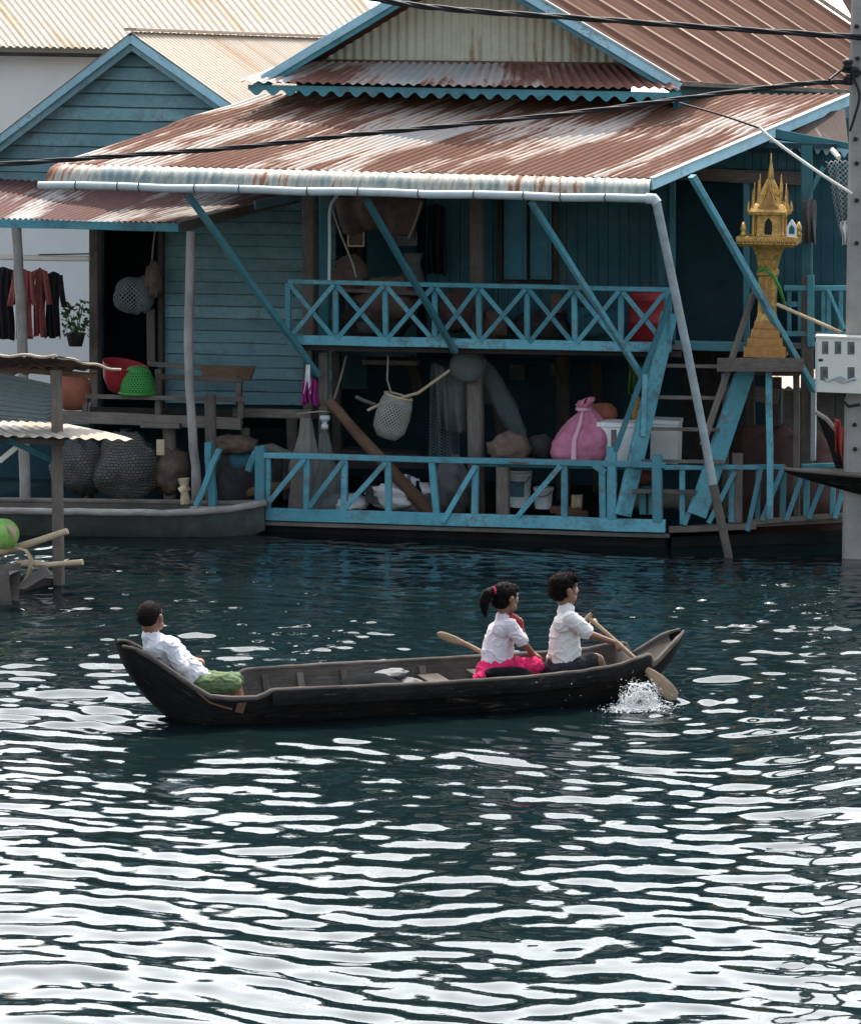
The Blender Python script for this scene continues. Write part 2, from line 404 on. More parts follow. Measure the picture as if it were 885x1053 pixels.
    def grid(s, fn, nu, nv, uvf=None, smooth=True):
        vs = [fn(i / nu, j / nv) for j in range(nv + 1) for i in range(nu + 1)]
        fs, us = [], []
        for j in range(nv):
            for i in range(nu):
                q = [(i, j), (i + 1, j), (i + 1, j + 1), (i, j + 1)]
                fs.append([b * (nu + 1) + a for a, b in q])
                us.append([uvf(a / nu, b / nv) for a, b in q] if uvf else [(a / nu, b / nv) for a, b in q])
        return s.add(vs, fs, us, smooth)
    def tin(s, rows, pitch=.076, amp=.009, spp=6, nv=10, kind='sine', sag=0.0, lap=0.0, ragged=0.0, seed=0, wave=0.0):
        """corrugated sheet through rows of (left, right) points running down the slope"""
        rows = [(V(a), V(b)) for a, b in rows]
        W = (rows[0][1] - rows[0][0]).length; nu = int(W / pitch * spp)
        L = [0]
        for i in range(1, len(rows)):
            L.append(L[-1] + ((rows[i][0] + rows[i][1]) / 2 - (rows[i - 1][0] + rows[i - 1][1]) / 2).length)
        def at(u, v):
            d = v * L[-1]
            i = 0
            while i < len(rows) - 2 and d > L[i + 1]: i += 1
            t = (d - L[i]) / max(1e-6, L[i + 1] - L[i])
            a = rows[i][0].lerp(rows[i + 1][0], t); b = rows[i][1].lerp(rows[i + 1][1], t)
            nn = (rows[i][1] - rows[i][0]).cross(rows[i + 1][0] - rows[i][0]).normalized()
            if nn.z < 0: nn = -nn
            return a.lerp(b, u), nn
        def fn(u, v):
            vv = v
            if ragged and v > .9: vv = v + ragged * (mnoise.noise(V((u * W * 1.3, seed, 0))) + .5 * mnoise.noise(V((math.floor(u * W / .72), seed, 5)))) * (v - .9) * 10
            p, nn = at(u, min(vv, 1.0) if vv <= 1 else 1.0)
            if vv > 1:
                p2, _ = at(u, 1 - (vv - 1)); p = p + (p - p2)
            x = u * W
            if kind == 'sine': o = amp * math.sin(2 * math.pi * x / pitch)
            else:
                f = (x / pitch) % 1; o = amp * max(0, 1 - abs(f - .5) / .1)
            if lap and v < .47: o += lap
            o += sag * math.sin(math.pi * v) * -1 + wave * mnoise.noise(V((x * 1.2, v * L[-1] * 1.2, seed)))
            return p + nn * o
        return s.grid(fn, nu, nv, lambda u, v: (u * W + seed * 3.1, v * L[-1] + seed))
    def boards(s, px_rows, k, n, tilt=.016, slope=.02, thick=.012):
        """lapped weatherboards; px_rows are (y, xl, xr) from top to bottom on a wall k metres back"""
        ys = [r[0] for r in px_rows]
        def lr(y): return np.interp(y, ys, [r[1] for r in px_rows]), np.interp(y, ys, [r[2] for r in px_rows])
        yt, yb = ys[0], ys[-1]
        for i in range(n):
            a, b = yt + (yb - yt) * i / n, yt + (yb - yt) * (i + 1) / n
            (l0, r0), (l1, r1) = lr(a), lr(b)
            segs = max(2, int((r1 - l1) / 18)); j0 = rnd(0, 50)
            if i < n - 1:
                b -= 1.25; l1, r1 = lr(b)
            vs = []
            for q in range(segs + 1):
                t = q / segs; w_ = rnd(-.5, .5)
                x0, x1 = l0 + (r0 - l0) * t, l1 + (r1 - l1) * t
                vs += [K(x0, a + slope * (x0 - l1), k), K(x1, b + slope * (x1 - l1) + w_, k) - N * tilt, K(x1, b + slope * (x1 - l1) + w_, k)]
            fs, us = [], []
            for q in range(segs):
                A, B = q * 3, q * 3 + 3
                fs += [[A, A + 1, B + 1, B], [A + 1, A + 2, B + 2, B + 1]]
                u0, u1 = j0 + (r1 - l1) * PXM * q / segs, j0 + (r1 - l1) * PXM * (q + 1) / segs
                us += [[(u0, j0), (u0, j0 + .1), (u1, j0 + .1), (u1, j0)], [(u0, 0), (u0, .01), (u1, .01), (u1, 0)]]
            s.add(vs, fs, us)
        lo = [K(r[1], r[0] + slope * (r[1] - px_rows[-1][1]), k + .035) for r in px_rows]; hi = [K(r[2], r[0] + slope * (r[2] - px_rows[-1][1]), k + .035) for r in px_rows]
        for i in range(len(px_rows) - 1):
            s.add([lo[i], hi[i], hi[i + 1], lo[i + 1]], [[0, 1, 2, 3]])
        return s
    def slab(s, poly, d):
        """closed prism: polygon points pushed along vector d"""
        poly = [V(p) for p in poly]; n = len(poly); d = V(d)
        vs = poly + [p + d for p in poly]
        fs = [list(range(n)), list(range(2 * n - 1, n - 1, -1))] + [[i, i + n, (i + 1) % n + n, (i + 1) % n] for i in range(n)]
        ax = (poly[1] - poly[0]).normalized(); no = d.normalized(); ay = no.cross(ax)
        us = [[((vs[j] - vs[0]).dot(ax), (vs[j] - vs[0]).dot(ay) + (vs[j] - vs[0]).dot(no)) for j in f] for f in fs]
        return s.add(vs, fs, us)
    def build(s, name, mat, parent=None, mods=None):
        return link(name, s.v, s.f, s.uv, s.sm, mat, parent)

def link(name, vs, fs, uvs, sm, mat, parent=None):
    root = parent
    while root is not None and root.parent is not None: root = root.parent
    if root is not None: org = root.location.copy()
    else:
        a = np.array([tuple(x) for x in vs]); lo, hi = a.min(0), a.max(0)
        org = V(((lo[0] + hi[0]) / 2, (lo[1] + hi[1]) / 2, lo[2]))
    me = bpy.data.meshes.new(name)
    me.from_pydata([tuple(x - org) for x in vs], [], fs)
    if uvs:
        ul = me.uv_layers.new(name='UVMap')
        ul.data.foreach_set('uv', [c for f in uvs for p in f for c in p])
    me.polygons.foreach_set('use_smooth', sm)
    me.materials.append(MATS[mat] if isinstance(mat, str) else mat)
    bm = bmesh.new(); bm.from_mesh(me); bmesh.ops.recalc_face_normals(bm, faces=bm.faces); bm.to_mesh(me); bm.free()
    o = bpy.data.objects.new(name, me); COL.objects.link(o)
    if parent is None: o.location = org
    elif parent is root and False: pass
    o.parent = parent
    return o
def thing(name, label, cat, loc, group=None):
    o = bpy.data.objects.new(name, None); COL.objects.link(o); o.location = loc; o.empty_display_size = .1
    return tag(o, label, cat, group)
def tag(o, label, cat, group=None):
    o['label'] = label; o['category'] = cat
    if group: o['group'] = group
    return o
def structure(o): o['kind'] = 'structure'; return o
# ============================================================ WATER
def build_water():
    rs = np.random.RandomState(11)
    xs = np.concatenate([-np.geomspace(1500, 7.5, 26), np.linspace(-7.2, 7.2, 480), np.geomspace(7.5, 1500, 26)])
    ys = np.concatenate([[-60, -20, 0, 6, 9, 11], np.linspace(12.2, 29.5, 1420), np.geomspace(29.7, 3000, 50)])
    X, Y = np.meshgrid(xs, ys)
    # crests lie mostly across the view, slightly turned
    wx = X + .35 * np.sin(Y * .9 + 1.3) + .25 * np.sin(X * .7 + Y * .4)
    wy = Y + .22 * np.sin(X * .8 + .5) + .12 * np.sin(X * 1.9 + Y * .6)
    H = np.zeros_like(X)
    def band(n, l0, l1, spread, slope):
        nonlocal H
        for _ in range(n):
            lam = math.exp(rs.uniform(math.log(l0), math.log(l1))); k = 2 * math.pi / lam
            th = rs.normal(.06, spread)
            ph = rs.uniform(0, 6.28)
            a = slope / k * math.sqrt(2.0 / n)
            H += a * np.sin(k * (wx * math.sin(th) + wy * math.cos(th)) + ph)
    band(22, .5, 1.1, .36, .036)
    band(50, .16, .37, .38, .086)
    band(26, .10, .17, .42, .026)
    # gusts: calmer and livelier patches
    g = .5 + .5 * np.sin(X * .55 + 1.7 * np.sin(Y * .33)) * np.sin(Y * .42 + .8 * np.sin(X * .5) + .6)
    H *= .72 + .5 * g
    for px, py, w_, am in ((280, 648, 1.0, .55), (690, 622, .8, .45), (720, 690, .9, .4), (60, 690, 1.0, .45), (60, 726, 1.1, .8), (560, 600, 1.2, .35), (160, 610, 1.0, .35), (420, 645, .6, .3)):
        q = onz(px, py); H *= 1 + am * np.exp(-((X - q.x) / w_) ** 2 - ((Y - q.y) / .9) ** 2)
    # small choppy wavelets that catch the light between the canoe and the houses
    for i in range(230):
        px, py = rs.uniform(-20, 900), 566 + 130 * rs.beta(1.2, 1.6)
        if i < 70: px, py = rs.normal(770, 80), rs.normal(623, 14)
        if 560 < px < 720 and py > 650: continue
        q = onz(px, py); ix = np.abs(xs - q.x) < .25; iy = np.abs(ys - q.y) < .12
        if not ix.any() or not iy.any(): continue
        sub_ = np.ix_(iy, ix)
        H[sub_] += rs.uniform(.006, .015) * np.exp(-((X[sub_] - q.x) / rs.uniform(.03, .07)) ** 2 - ((Y[sub_] - q.y) / .026) ** 2)
    # wake trailing from the stern of the canoe
    sx, sy = BOAT0.x - .15, BOAT0.y
    dx = sx - X; dyy = (Y - sy) + .18 * dx
    on = (dx > -.2)
    fan = np.exp(-((np.abs(dyy) - .22 * np.clip(dx, 0, 9)) / (.12 + .07 * np.clip(dx, 0, 9))) ** 2) * on * np.exp(-np.clip(dx, 0, 9) / 3.2)
    H += .010 * fan * np.sin(2 * math.pi * (dyy * 4.2 - dx * .9))
    H += .006 * np.exp(-(dyy / .35) ** 2) * on * np.exp(-np.clip(dx, 0, 9) / 2) * np.sin(2 * math.pi * (dx * 3.1 + dyy * 1.2))
    # rings where the blade goes in
    rr = np.hypot(X - SPLASH.x, (Y - SPLASH.y))
    H += .011 * np.exp(-rr / .55) * np.sin(2 * math.pi * rr / .19)
    fade = np.clip((7.4 - np.abs(X)) / .8, 0, 1) * np.clip((29.6 - Y) / 1.5, 0, 1) * np.clip((Y - 12) / .6, 0, 1)
    # sheltered under the houses
    back = (X - P0.x) * N.x + (Y - P0.y) * N.y
    fade *= np.clip(1.0 - .75 * np.clip((back + 1.2) / 1.2, 0, 1), .2, 1)
    H *= fade
    vs = np.stack([X, Y, H], -1).reshape(-1, 3)
    ny, nx = X.shape
    i = np.arange(ny - 1)[:, None] * nx + np.arange(nx - 1)[None]
    fs = np.stack([i, i + 1, i + nx + 1, i + nx], -1).reshape(-1, 4)
    me = bpy.data.meshes.new('water')
    me.vertices.add(len(vs)); me.vertices.foreach_set('co', vs.ravel())
    me.loops.add(fs.size); me.loops.foreach_set('vertex_index', fs.ravel())
    me.polygons.add(len(fs)); me.polygons.foreach_set('loop_start', np.arange(0, fs.size, 4)); me.polygons.foreach_set('loop_total', np.full(len(fs), 4))
    me.polygons.foreach_set('use_smooth', np.ones(len(fs), bool)); me.update()
    mt, nt, b = nodes_of('lake_water'); uv, ob = coords(nt)
    b.inputs['Base Color'].default_value = (.004, .010, .0115, 1); b.inputs['Roughness'].default_value = .035
    b.inputs['IOR'].default_value = 1.55
    bump(nt, b, noise(nt, ob, 7, 3, .55, (1, 2.6, 1)), .07, .012)
    me.materials.append(mt)
    o = bpy.data.objects.new('water', me); COL.objects.link(o); return structure(o)
# canoe frame (the canoe is built later, the water needs its place)
BOAT0, BOAT1 = onz(184, 740), onz(652, 713)
BE = (BOAT1 - BOAT0).normalized(); BM = V((-BE.y, BE.x, 0))
def B(px, py, off=0.0):                                   # on the canoe's length plane, off metres to its far side
    d = ray(px, py); return CAM + d * (((BOAT0 + BM * off) - CAM).dot(BM) / d.dot(BM))
SPLASH = onz(657, 728)
build_water()

# ============================================================ BUILDING BEHIND (white, cream tin roof)
k = 9.0
rb = thing('rear_building', 'white walled building with long cream corrugated roof, behind the gabled board house at top left', 'building', drop(K(40, 260, k), 0))
MB().slab([K(-160, 30, k), K(300, 40, k), K(300, 560, k), K(-160, 560, k)], N * 5).build('wall', 'white_plaster', rb)
MB().tin([(K(-400, -140, k + 4.5), K(262, -135, k + 4.5)), (K(-260, 44, k - .35), K(420, 54, k - .35))], pitch=.11, amp=.016, spp=6, nv=6).build('roof', 'cream_tin_bright', rb)
MB().beam(K(-200, 52, k - .25), K(400, 62, k - .25), .06, .05).build('roof_beam', 'dark_wood', rb)

# ============================================================ GABLED BOARD HOUSE AT LEFT
KL = 2.0
lh = thing('board_house', 'blue weatherboard house with a pointed gable and low rusty porch roof on poles', 'house', drop(K(150, 500, KL), 0))
g = MB(); g.boards([(42, 131, 137), (146, -12, 283), (190, -12, 345)], KL, 11); g.build('gable_wall', 'board_blue', lh)
wl = MB(); wl.boards([(190, 166, 345), (414, 166, 345)], KL, 18); wl.build('wall', 'board_blue', lh)
MB().slab([K(-60, 186, KL + .05), K(92, 188, KL + .05), K(92, 232, KL + .05), K(-60, 232, KL + .05)], N * .06).build('porch_header', 'board_blue', lh)
# inside: back and side walls, dark
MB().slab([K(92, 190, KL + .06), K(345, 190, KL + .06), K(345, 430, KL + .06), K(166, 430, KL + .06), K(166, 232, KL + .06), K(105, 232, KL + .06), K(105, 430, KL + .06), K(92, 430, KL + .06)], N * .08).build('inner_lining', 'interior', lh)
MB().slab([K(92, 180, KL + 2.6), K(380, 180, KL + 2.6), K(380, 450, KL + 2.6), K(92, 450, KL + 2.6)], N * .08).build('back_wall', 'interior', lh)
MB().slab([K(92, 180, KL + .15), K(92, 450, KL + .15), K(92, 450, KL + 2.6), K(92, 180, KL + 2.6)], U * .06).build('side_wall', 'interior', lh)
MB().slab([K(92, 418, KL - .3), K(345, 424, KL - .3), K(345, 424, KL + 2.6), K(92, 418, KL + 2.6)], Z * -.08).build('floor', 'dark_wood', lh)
# roof planes
r0, r1 = K(134, 33, KL - .25), K(345, 40, KL + 4.5)
e0, e1 = K(300, 151, KL - .25), K(486, 143, KL + 4.5)
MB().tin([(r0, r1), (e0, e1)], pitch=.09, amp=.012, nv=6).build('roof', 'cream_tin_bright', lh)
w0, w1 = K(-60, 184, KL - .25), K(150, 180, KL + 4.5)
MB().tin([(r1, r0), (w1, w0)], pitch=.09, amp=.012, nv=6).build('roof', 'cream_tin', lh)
MB().beam(r0 + Z * .03, r1 + Z * .03, .14, .03).build('ridge_cap', 'cream_tin_bright', lh)
for a, b in (((135, 39), (-62, 191)), ((134, 39), (302, 158))):
    p, q = K(*a, KL - .22), K(*b, KL - .22)
    MB().beam(p, q, .03, .085, n=6, wob=.003).build('barge_board', 'pale_blue_paint', lh)
    MB().beam(p + N * .04 - Z * .085, q + N * .04 - Z * .085, .03, .07, n=6, wob=.003).build('barge_board', 'board_blue', lh)
# low porch roof in front
fr0, fr1 = K(-60, 223.5, .25), K(184, 229.5, .25)
bk0, bk1 = K(0, 184, KL - .03), K(305, 197, KL - .03)
MB().tin([(bk0, bk1), (fr0, fr1)], pitch=.076, amp=.009, nv=10, ragged=.02, seed=4, wave=.02).build('porch_roof', 'left_tin', lh)
MB().beam(K(-60, 228, .27), K(184, 234, .27), .035, .085, n=6, wob=.004).build('fascia', 'blue_paint', lh)
MB().beam(K(187, 233, .3), K(306, 203, KL - .05), .03, .10).build('fascia', 'grey_wood', lh)
MB().beam(K(262, 211, KL * .62), K(320, 199, KL - .05) - N * .04, .02, .09).build('fascia', 'board_blue', lh)
# door frame, posts
MB().beam(K(98, 236, KL - .06), K(98, 424, KL - .06), .12, .1).build('door_post', 'grey_wood', lh)
MB().beam(K(166, 236, KL - .06), K(166, 424, KL - .06), .07, .06).build('door_post', 'dark_wood', lh)
MB().beam(K(317, 196, KL - .1), K(318, 424, KL - .1), .13, .1).build('corner_post', 'grey_wood', lh)
def log(name, pts, k, r, mat, parent, sides=9):
    P = [K(x, y, k) + U * rnd(-.006, .006) for x, y in pts]
    fine = []
    for i in range(len(P) - 1):
        for t in (0, .33, .66): fine.append(P[i].lerp(P[i + 1], t) + V((rnd(-.006, .006), rnd(-.006, .006), 0)))
    fine.append(P[-1])
    rr = r if isinstance(r, tuple) else (r, r)
    rad = [rr[0] + (rr[1] - rr[0]) * i / (len(fine) - 1) + rnd(-.003, .003) for i in range(len(fine))]
    return MB().tube(fine, rad, sides).build(name, mat, parent)
log('porch_post', [(197, 238), (196, 290), (194, 350), (196, 420), (201, 480), (203, 524)], .25, (.042, .05), 'pale_log', lh)
log('porch_post', [(17, 234), (20, 280), (24, 360), (25, 440), (26, 526)], .3, (.05, .058), 'pale_log', lh)
# landing deck of the board house, its beams and stilts
MB().slab([K(-60, 426, .7), K(250, 432, .7), K(250, 432, KL), K(-60, 426, KL)], Z * -.05).build('landing', 'grey_wood', lh)
MB().beam(K(60, 428, .66), K(248, 436, .66), .05, .12, n=5, wob=.004).build('landing_beam', 'grey_wood', lh)
MB().beam(K(240, 424, .9), K(320, 426, .9), .05, .09).build('landing_beam', 'grey_wood', lh)
for x, y1, kk, r in ((216, 406, .45, .06), (174, 440, .8, .07), (252, 440, 1.0, .05), (90, 440, 1.1, .06), (300, 430, 1.4, .06), (130, 440, 1.6, .06)):
    p = K(x, y1, kk)
    MB().tube([p, drop(p, .6) + U * .01, drop(p, -.25)], [r, r * .95, r], 9).build('stilt', 'grey_wood', lh)
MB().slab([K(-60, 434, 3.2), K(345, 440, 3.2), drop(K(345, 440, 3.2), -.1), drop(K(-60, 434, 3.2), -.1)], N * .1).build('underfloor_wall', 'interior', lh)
MB().beam(K(146, 437, .6), K(186, 438, .6), .1, .05).build('step_board', 'grey_wood', lh)

# ============================================================ VERANDA HOUSE
vh = thing('veranda_house', 'two storey blue veranda house with a rusty tin porch roof floating on the water', 'house', drop(K(480, 540, 1.5), 0))
ZD = K(476, 527, 0).z                                     # lower deck level
# ---- floats, lower deck
MB().slab([drop(K(268, 540, .08), ZD - .14), drop(K(684, 540, .08), ZD - .14), drop(K(684, 540, 4.5), ZD - .14), drop(K(268, 540, 4.5), ZD - .14)], Z * -.6).build('float', 'wet_wood', vh)
MB().slab([K(264, 523, 0.06), K(684, 535, 0.06), K(684, 535, 4.6), K(264, 523, 4.6)], Z * -.05).build('lower_deck', 'grey_wood', vh)
MB().beam(K(264, 528, 0), K(684, 541, 0), .05, .125, n=8, wob=.004).build('deck_fascia', 'blue_paint', vh)
MB().beam(K(268, 537.5, .03), K(688, 551, .03), .06, .04, n=6, wob=.004).build('deck_beam', 'grey_wood', vh)
def rail_part(name, mat='blue_paint'): return name
def rail(pts, parent, mat, w=.05, h=.07, n=6):
    b = MB()
    for p, q in pts: b.beam(p, q, w, h, n=n, wob=.003)
    return b.build('railing', mat, parent)
lr = rail([(K(264, 468, .0), K(684, 478.5, .0))], vh, 'blue_paint', .07, .055)
def post(par, x0, y0, x1, y1, kk, w=.065, mat='blue_paint', name='railing_post', h=None):
    return MB().beam(K(x0, y0, kk), K(x1, y1, kk), w, h or w, up=N, n=2, wob=.002).build(name, mat, par)
def diag(par, x0, y0, x1, y1, kk, w=.05, mat='blue_paint', name='railing_diagonal', t=.028):
    return MB().beam(K(x0, y0, kk), K(x1, y1, kk), w, t, up=N, n=2, wob=.002).build(name, mat, par)
for x0, y0, x1, y1, w in ((268, 459, 268, 523, .10), (276, 468, 276, 524, .05), (316, 470, 315.5, 524, .062), (354.5, 471, 354, 525, .062), (399, 474, 399.5, 527, .062),
                       (444, 475, 449, 529, .066), (489, 478, 488, 533, .066), (580, 478, 580, 531, .062), (619, 479, 620, 533, .066), (629, 460, 629, 533, .09), (675, 468, 676, 536, .095)):
    post(lr, x0, y0, x1, y1, .01, w)
post(lr, 517, 480, 517, 530, .04, .12, 'grey_wood')
for x0, y0, x1, y1 in ((273, 521, 313, 472), (318, 521, 353, 474), (355, 522, 396, 476), (455, 537, 488, 480), (532, 531, 576, 479)):
    diag(lr, x0, y0, x1, y1, -.035)
diag(lr, 610, 478, 622, 486, -.035, .06)
# counter at rail height
MB().slab([K(492, 476, .05), K(682, 480, .05), K(682, 480, .75), K(492, 476, .75)], Z * -.035).build('counter', 'teal_brace', vh)
# ---- right wing of the deck, turning back a little
def kr(x): return .05 + (x - 690) / 178 * .75
def Kr(x, y, d=0): return K(x, y, kr(x) + d)
MB().slab([Kr(687, 541, .05), Kr(868, 532, .05), K(885, 532, 4), K(687, 541, 4)], Z * -.05).build('side_deck', 'grey_wood', vh)
MB().slab([Kr(690, 552, .1), Kr(868, 545, .1), K(885, 545, 3.5), K(690, 552, 3.5)], Z * -.5).build('float', 'wet_wood', vh)
MB().beam(Kr(687, 544.5), Kr(776, 541), .06, .06, n=4, wob=.004).build('deck_beam', 'grey_wood', vh)
MB().beam(Kr(770, 537), Kr(868, 530), .05, .05, n=4, wob=.004).build('deck_beam', 'grey_wood', vh)
rr_ = rail([(Kr(682, 480.5), Kr(806, 480)), (Kr(824, 479.5), Kr(868, 478))], vh, 'blue_paint', .06, .045)
for x0, x1, y0, y1, w, mt in ((701, 701.5, 482, 539, .055, 'blue_paint'), (752, 751.5, 481, 537, .055, 'blue_paint'), (779, 778.5, 481, 536, .05, 'blue_paint'), (805, 804, 481, 535, .06, 'blue_paint'), (829, 828.5, 480, 532, .06, 'blue_paint'), (856, 855.5, 480, 531, .05, 'blue_paint'), (758, 757.5, 466, 537, .10, 'grey_wood')):
    MB().beam(Kr(x0, y0, .02), Kr(x1, y1, .02), w, w * .7, up=N, n=2, wob=.002).build('railing_post', mt, rr_)
for x0, y0, x1, y1 in ((703, 540, 725, 484), (728, 538, 755, 485), (768, 546, 782, 482), (783, 535, 804, 482), (808, 535, 826, 484), (831, 533, 850, 484), (858, 533, 867, 500)):
    MB().beam(Kr(x0, y0, -.03), Kr(x1, y1, -.03), .048, .028, up=N).build('railing_diagonal', 'blue_paint', rr_)
# ---- upper deck and its crossed railing
KU = .35
MB().slab([K(298, 347, KU), K(700, 354, KU), K(700, 354, 4.2), K(298, 347, 4.2)], Z * -.05).build('upper_deck', 'grey_wood', vh)
MB().beam(K(297, 349.5, KU - .03), K(690, 357, KU - .03), .05, .095, n=8, wob=.004).build('deck_fascia', 'blue_paint', vh)
MB().beam(K(306, 357, KU + .05), K(700, 364, KU + .05), .07, .06).build('deck_beam', 'dark_wood', vh)
MB().slab([K(700, 350, .75), K(768, 352, .75), K(800, 352, 4.2), K(700, 350, 4.2)], Z * -.05).build('doorstep', 'grey_wood', vh)
MB().beam(K(694, 355, .73), K(770, 357, .73), .05, .09).build('deck_fascia', 'teal_brace', vh)
ur = rail([(K(297, 289.5, KU), K(692, 298, KU))], vh, 'blue_paint', .06, .045)
ux = [(296.5, 296.5), (345, 345.5), (396, 397), (447, 447), (492, 493), (542, 542), (590, 591), (638, 638), (686, 684)]
for i, (a, b) in enumerate(ux):
    y = 291 + (a - 297) * .0215
    post(ur, a, y, b, y + 56, KU + .01, .055)
    if i < 8:
        a2 = ux[i + 1][0]
        diag(ur, a + 2, y + 2, a2 - 2, y + 56, KU - .025, .045)
        diag(ur, a + 2, y + 56, a2 - 2, y + 2, KU - .05, .045)
# ---- walls behind the veranda
KW = 2.2
def vboards(x0, x1, y0, y1, k, mat, name, parent, w_px=13, slope=.02):
    b = MB(); x = x0
    while x < x1 - 1:
        x2 = min(x1, x + w_px * rnd(.85, 1.15)); yo = slope * (x - x0); d = rnd(0, .008)
        b.slab([K(x + .35, y0 + yo, k - d), K(x2 - .35, y0 + yo, k - d), K(x2 - .35, y1 + yo, k - d), K(x + .35, y1 + yo, k - d)], N * .03)
        x = x2
    return b.build(name, mat, parent)
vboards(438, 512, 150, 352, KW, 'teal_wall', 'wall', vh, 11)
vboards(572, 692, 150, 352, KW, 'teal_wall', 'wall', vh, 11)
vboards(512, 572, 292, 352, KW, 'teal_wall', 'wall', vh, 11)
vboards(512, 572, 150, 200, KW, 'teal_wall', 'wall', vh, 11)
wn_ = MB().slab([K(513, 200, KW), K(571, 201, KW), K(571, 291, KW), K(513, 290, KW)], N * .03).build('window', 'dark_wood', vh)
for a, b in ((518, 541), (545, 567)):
    sh = MB().slab([K(a, 203, KW - .035), K(b, 203.5, KW - .035), K(b, 287.5, KW - .035), K(a, 287, KW - .035)], N * .03)
    for y0, y1 in ((208, 240), (246, 283)):
        sh.slab([K(a + 4, y0, KW - .05), K(b - 4, y0, KW - .05), K(b - 4, y1, KW - .05), K(a + 4, y1, KW - .05)], N * .014)
    sh.build('shutter', 'shutter_blue', wn_)
fb = MB()
for p, q in (((514, 198), (514, 292)), ((571, 199), (571, 292)), ((511, 291), (574, 292)), ((511, 199), (574, 200))):
    fb.beam(K(*p, KW - .04), K(*q, KW - .04), .05, .045, up=N)
fb.build('frame', 'dark_wood', wn_)
# closed dark room behind the open part, and the storeroom below
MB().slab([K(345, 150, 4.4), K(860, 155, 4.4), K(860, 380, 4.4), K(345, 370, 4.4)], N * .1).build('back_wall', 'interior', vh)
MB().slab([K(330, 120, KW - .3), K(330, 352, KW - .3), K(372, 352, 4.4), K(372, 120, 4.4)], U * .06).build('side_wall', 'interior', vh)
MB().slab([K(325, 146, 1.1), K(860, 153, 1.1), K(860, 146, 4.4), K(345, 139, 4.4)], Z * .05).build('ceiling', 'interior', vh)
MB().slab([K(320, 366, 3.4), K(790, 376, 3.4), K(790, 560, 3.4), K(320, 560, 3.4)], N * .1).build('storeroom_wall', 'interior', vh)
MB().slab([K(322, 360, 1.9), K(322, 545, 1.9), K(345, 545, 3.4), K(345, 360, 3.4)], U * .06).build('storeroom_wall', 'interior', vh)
MB().slab([K(700, 360, 2.6), K(775, 360, 2.6), K(775, 480, 2.6), K(700, 480, 2.6)], N * .05).build('storeroom_partition', 'clutter_dark', vh)
# ---- door at right: jambs, lintel boards, wall either side
KD = 1.5
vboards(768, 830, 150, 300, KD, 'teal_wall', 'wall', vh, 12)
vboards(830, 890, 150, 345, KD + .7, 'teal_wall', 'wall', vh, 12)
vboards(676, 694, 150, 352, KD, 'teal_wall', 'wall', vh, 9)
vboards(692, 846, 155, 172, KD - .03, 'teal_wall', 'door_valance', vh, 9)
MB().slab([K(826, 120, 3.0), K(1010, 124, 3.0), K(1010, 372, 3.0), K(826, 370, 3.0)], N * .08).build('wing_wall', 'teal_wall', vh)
MB().slab([K(770, 352, .95), K(900, 356, .95), K(940, 356, 4.0), K(770, 352, 4.0)], Z * -.05).build('wing_deck', 'grey_wood', vh)
MB().beam(K(692, 178, KD - .08), K(826, 184, KD - .08), .06, .13, n=4, wob=.004).build('lintel', 'grey_wood', vh)
MB().beam(K(767, 186, KD - .04), K(767, 352, KD - .04), .06, .06).build('door_jamb', 'teal_brace', vh)
MB().beam(K(691, 186, KD - .04), K(691, 352, KD - .04), .06, .06).build('door_jamb', 'teal_brace', vh)
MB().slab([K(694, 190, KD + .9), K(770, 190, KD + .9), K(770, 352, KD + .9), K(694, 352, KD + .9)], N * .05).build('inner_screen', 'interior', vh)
# ---- posts
post(vh, 490, 200, 491, 352, 1.4, .13, 'grey_wood', 'veranda_post')
post(vh, 334, 200, 334, 352, 1.2, .10, 'teal_brace', 'veranda_post')
post(vh, 318, 200, 318, 350, .9, .12, 'grey_wood', 'veranda_post')
post(vh, 488, 364, 490, 532, .9, .15, 'grey_wood', 'deck_post')
post(vh, 578, 366, 579, 530, 2.2, .13, 'dark_wood', 'deck_post')
post(vh, 333, 362, 333, 526, .55, .09, 'grey_wood', 'deck_post')
post(vh, 346, 362, 348, 528, 1.6, .09, 'dark_wood', 'deck_post')
post(vh, 829, 150, 829, 290, 1.1, .11, 'teal_brace', 'veranda_post')
post(vh, 830, 284, 829, 476, 1.0, .12, 'grey_wood', 'deck_post')
post(vh, 836, 390, 835.5, 473, .92, .05, 'pvc_grey', 'deck_post', .1)
for x0, y0, x1, y1, kk in ((420, 366, 432, 366, 2.8), (505, 380, 524, 450, 2.9), (612, 370, 615, 470, 2.9)):
    MB().beam(K(x0, y0, kk), K(x1, y1 + 40, kk), .12, .05, up=N).build('store_plank', 'dark_wood', vh)
MB().beam(K(374, 372, 2.2), K(430, 373, 2.2), .05, .12, up=N).build('store_plank', 'grey_wood', vh)
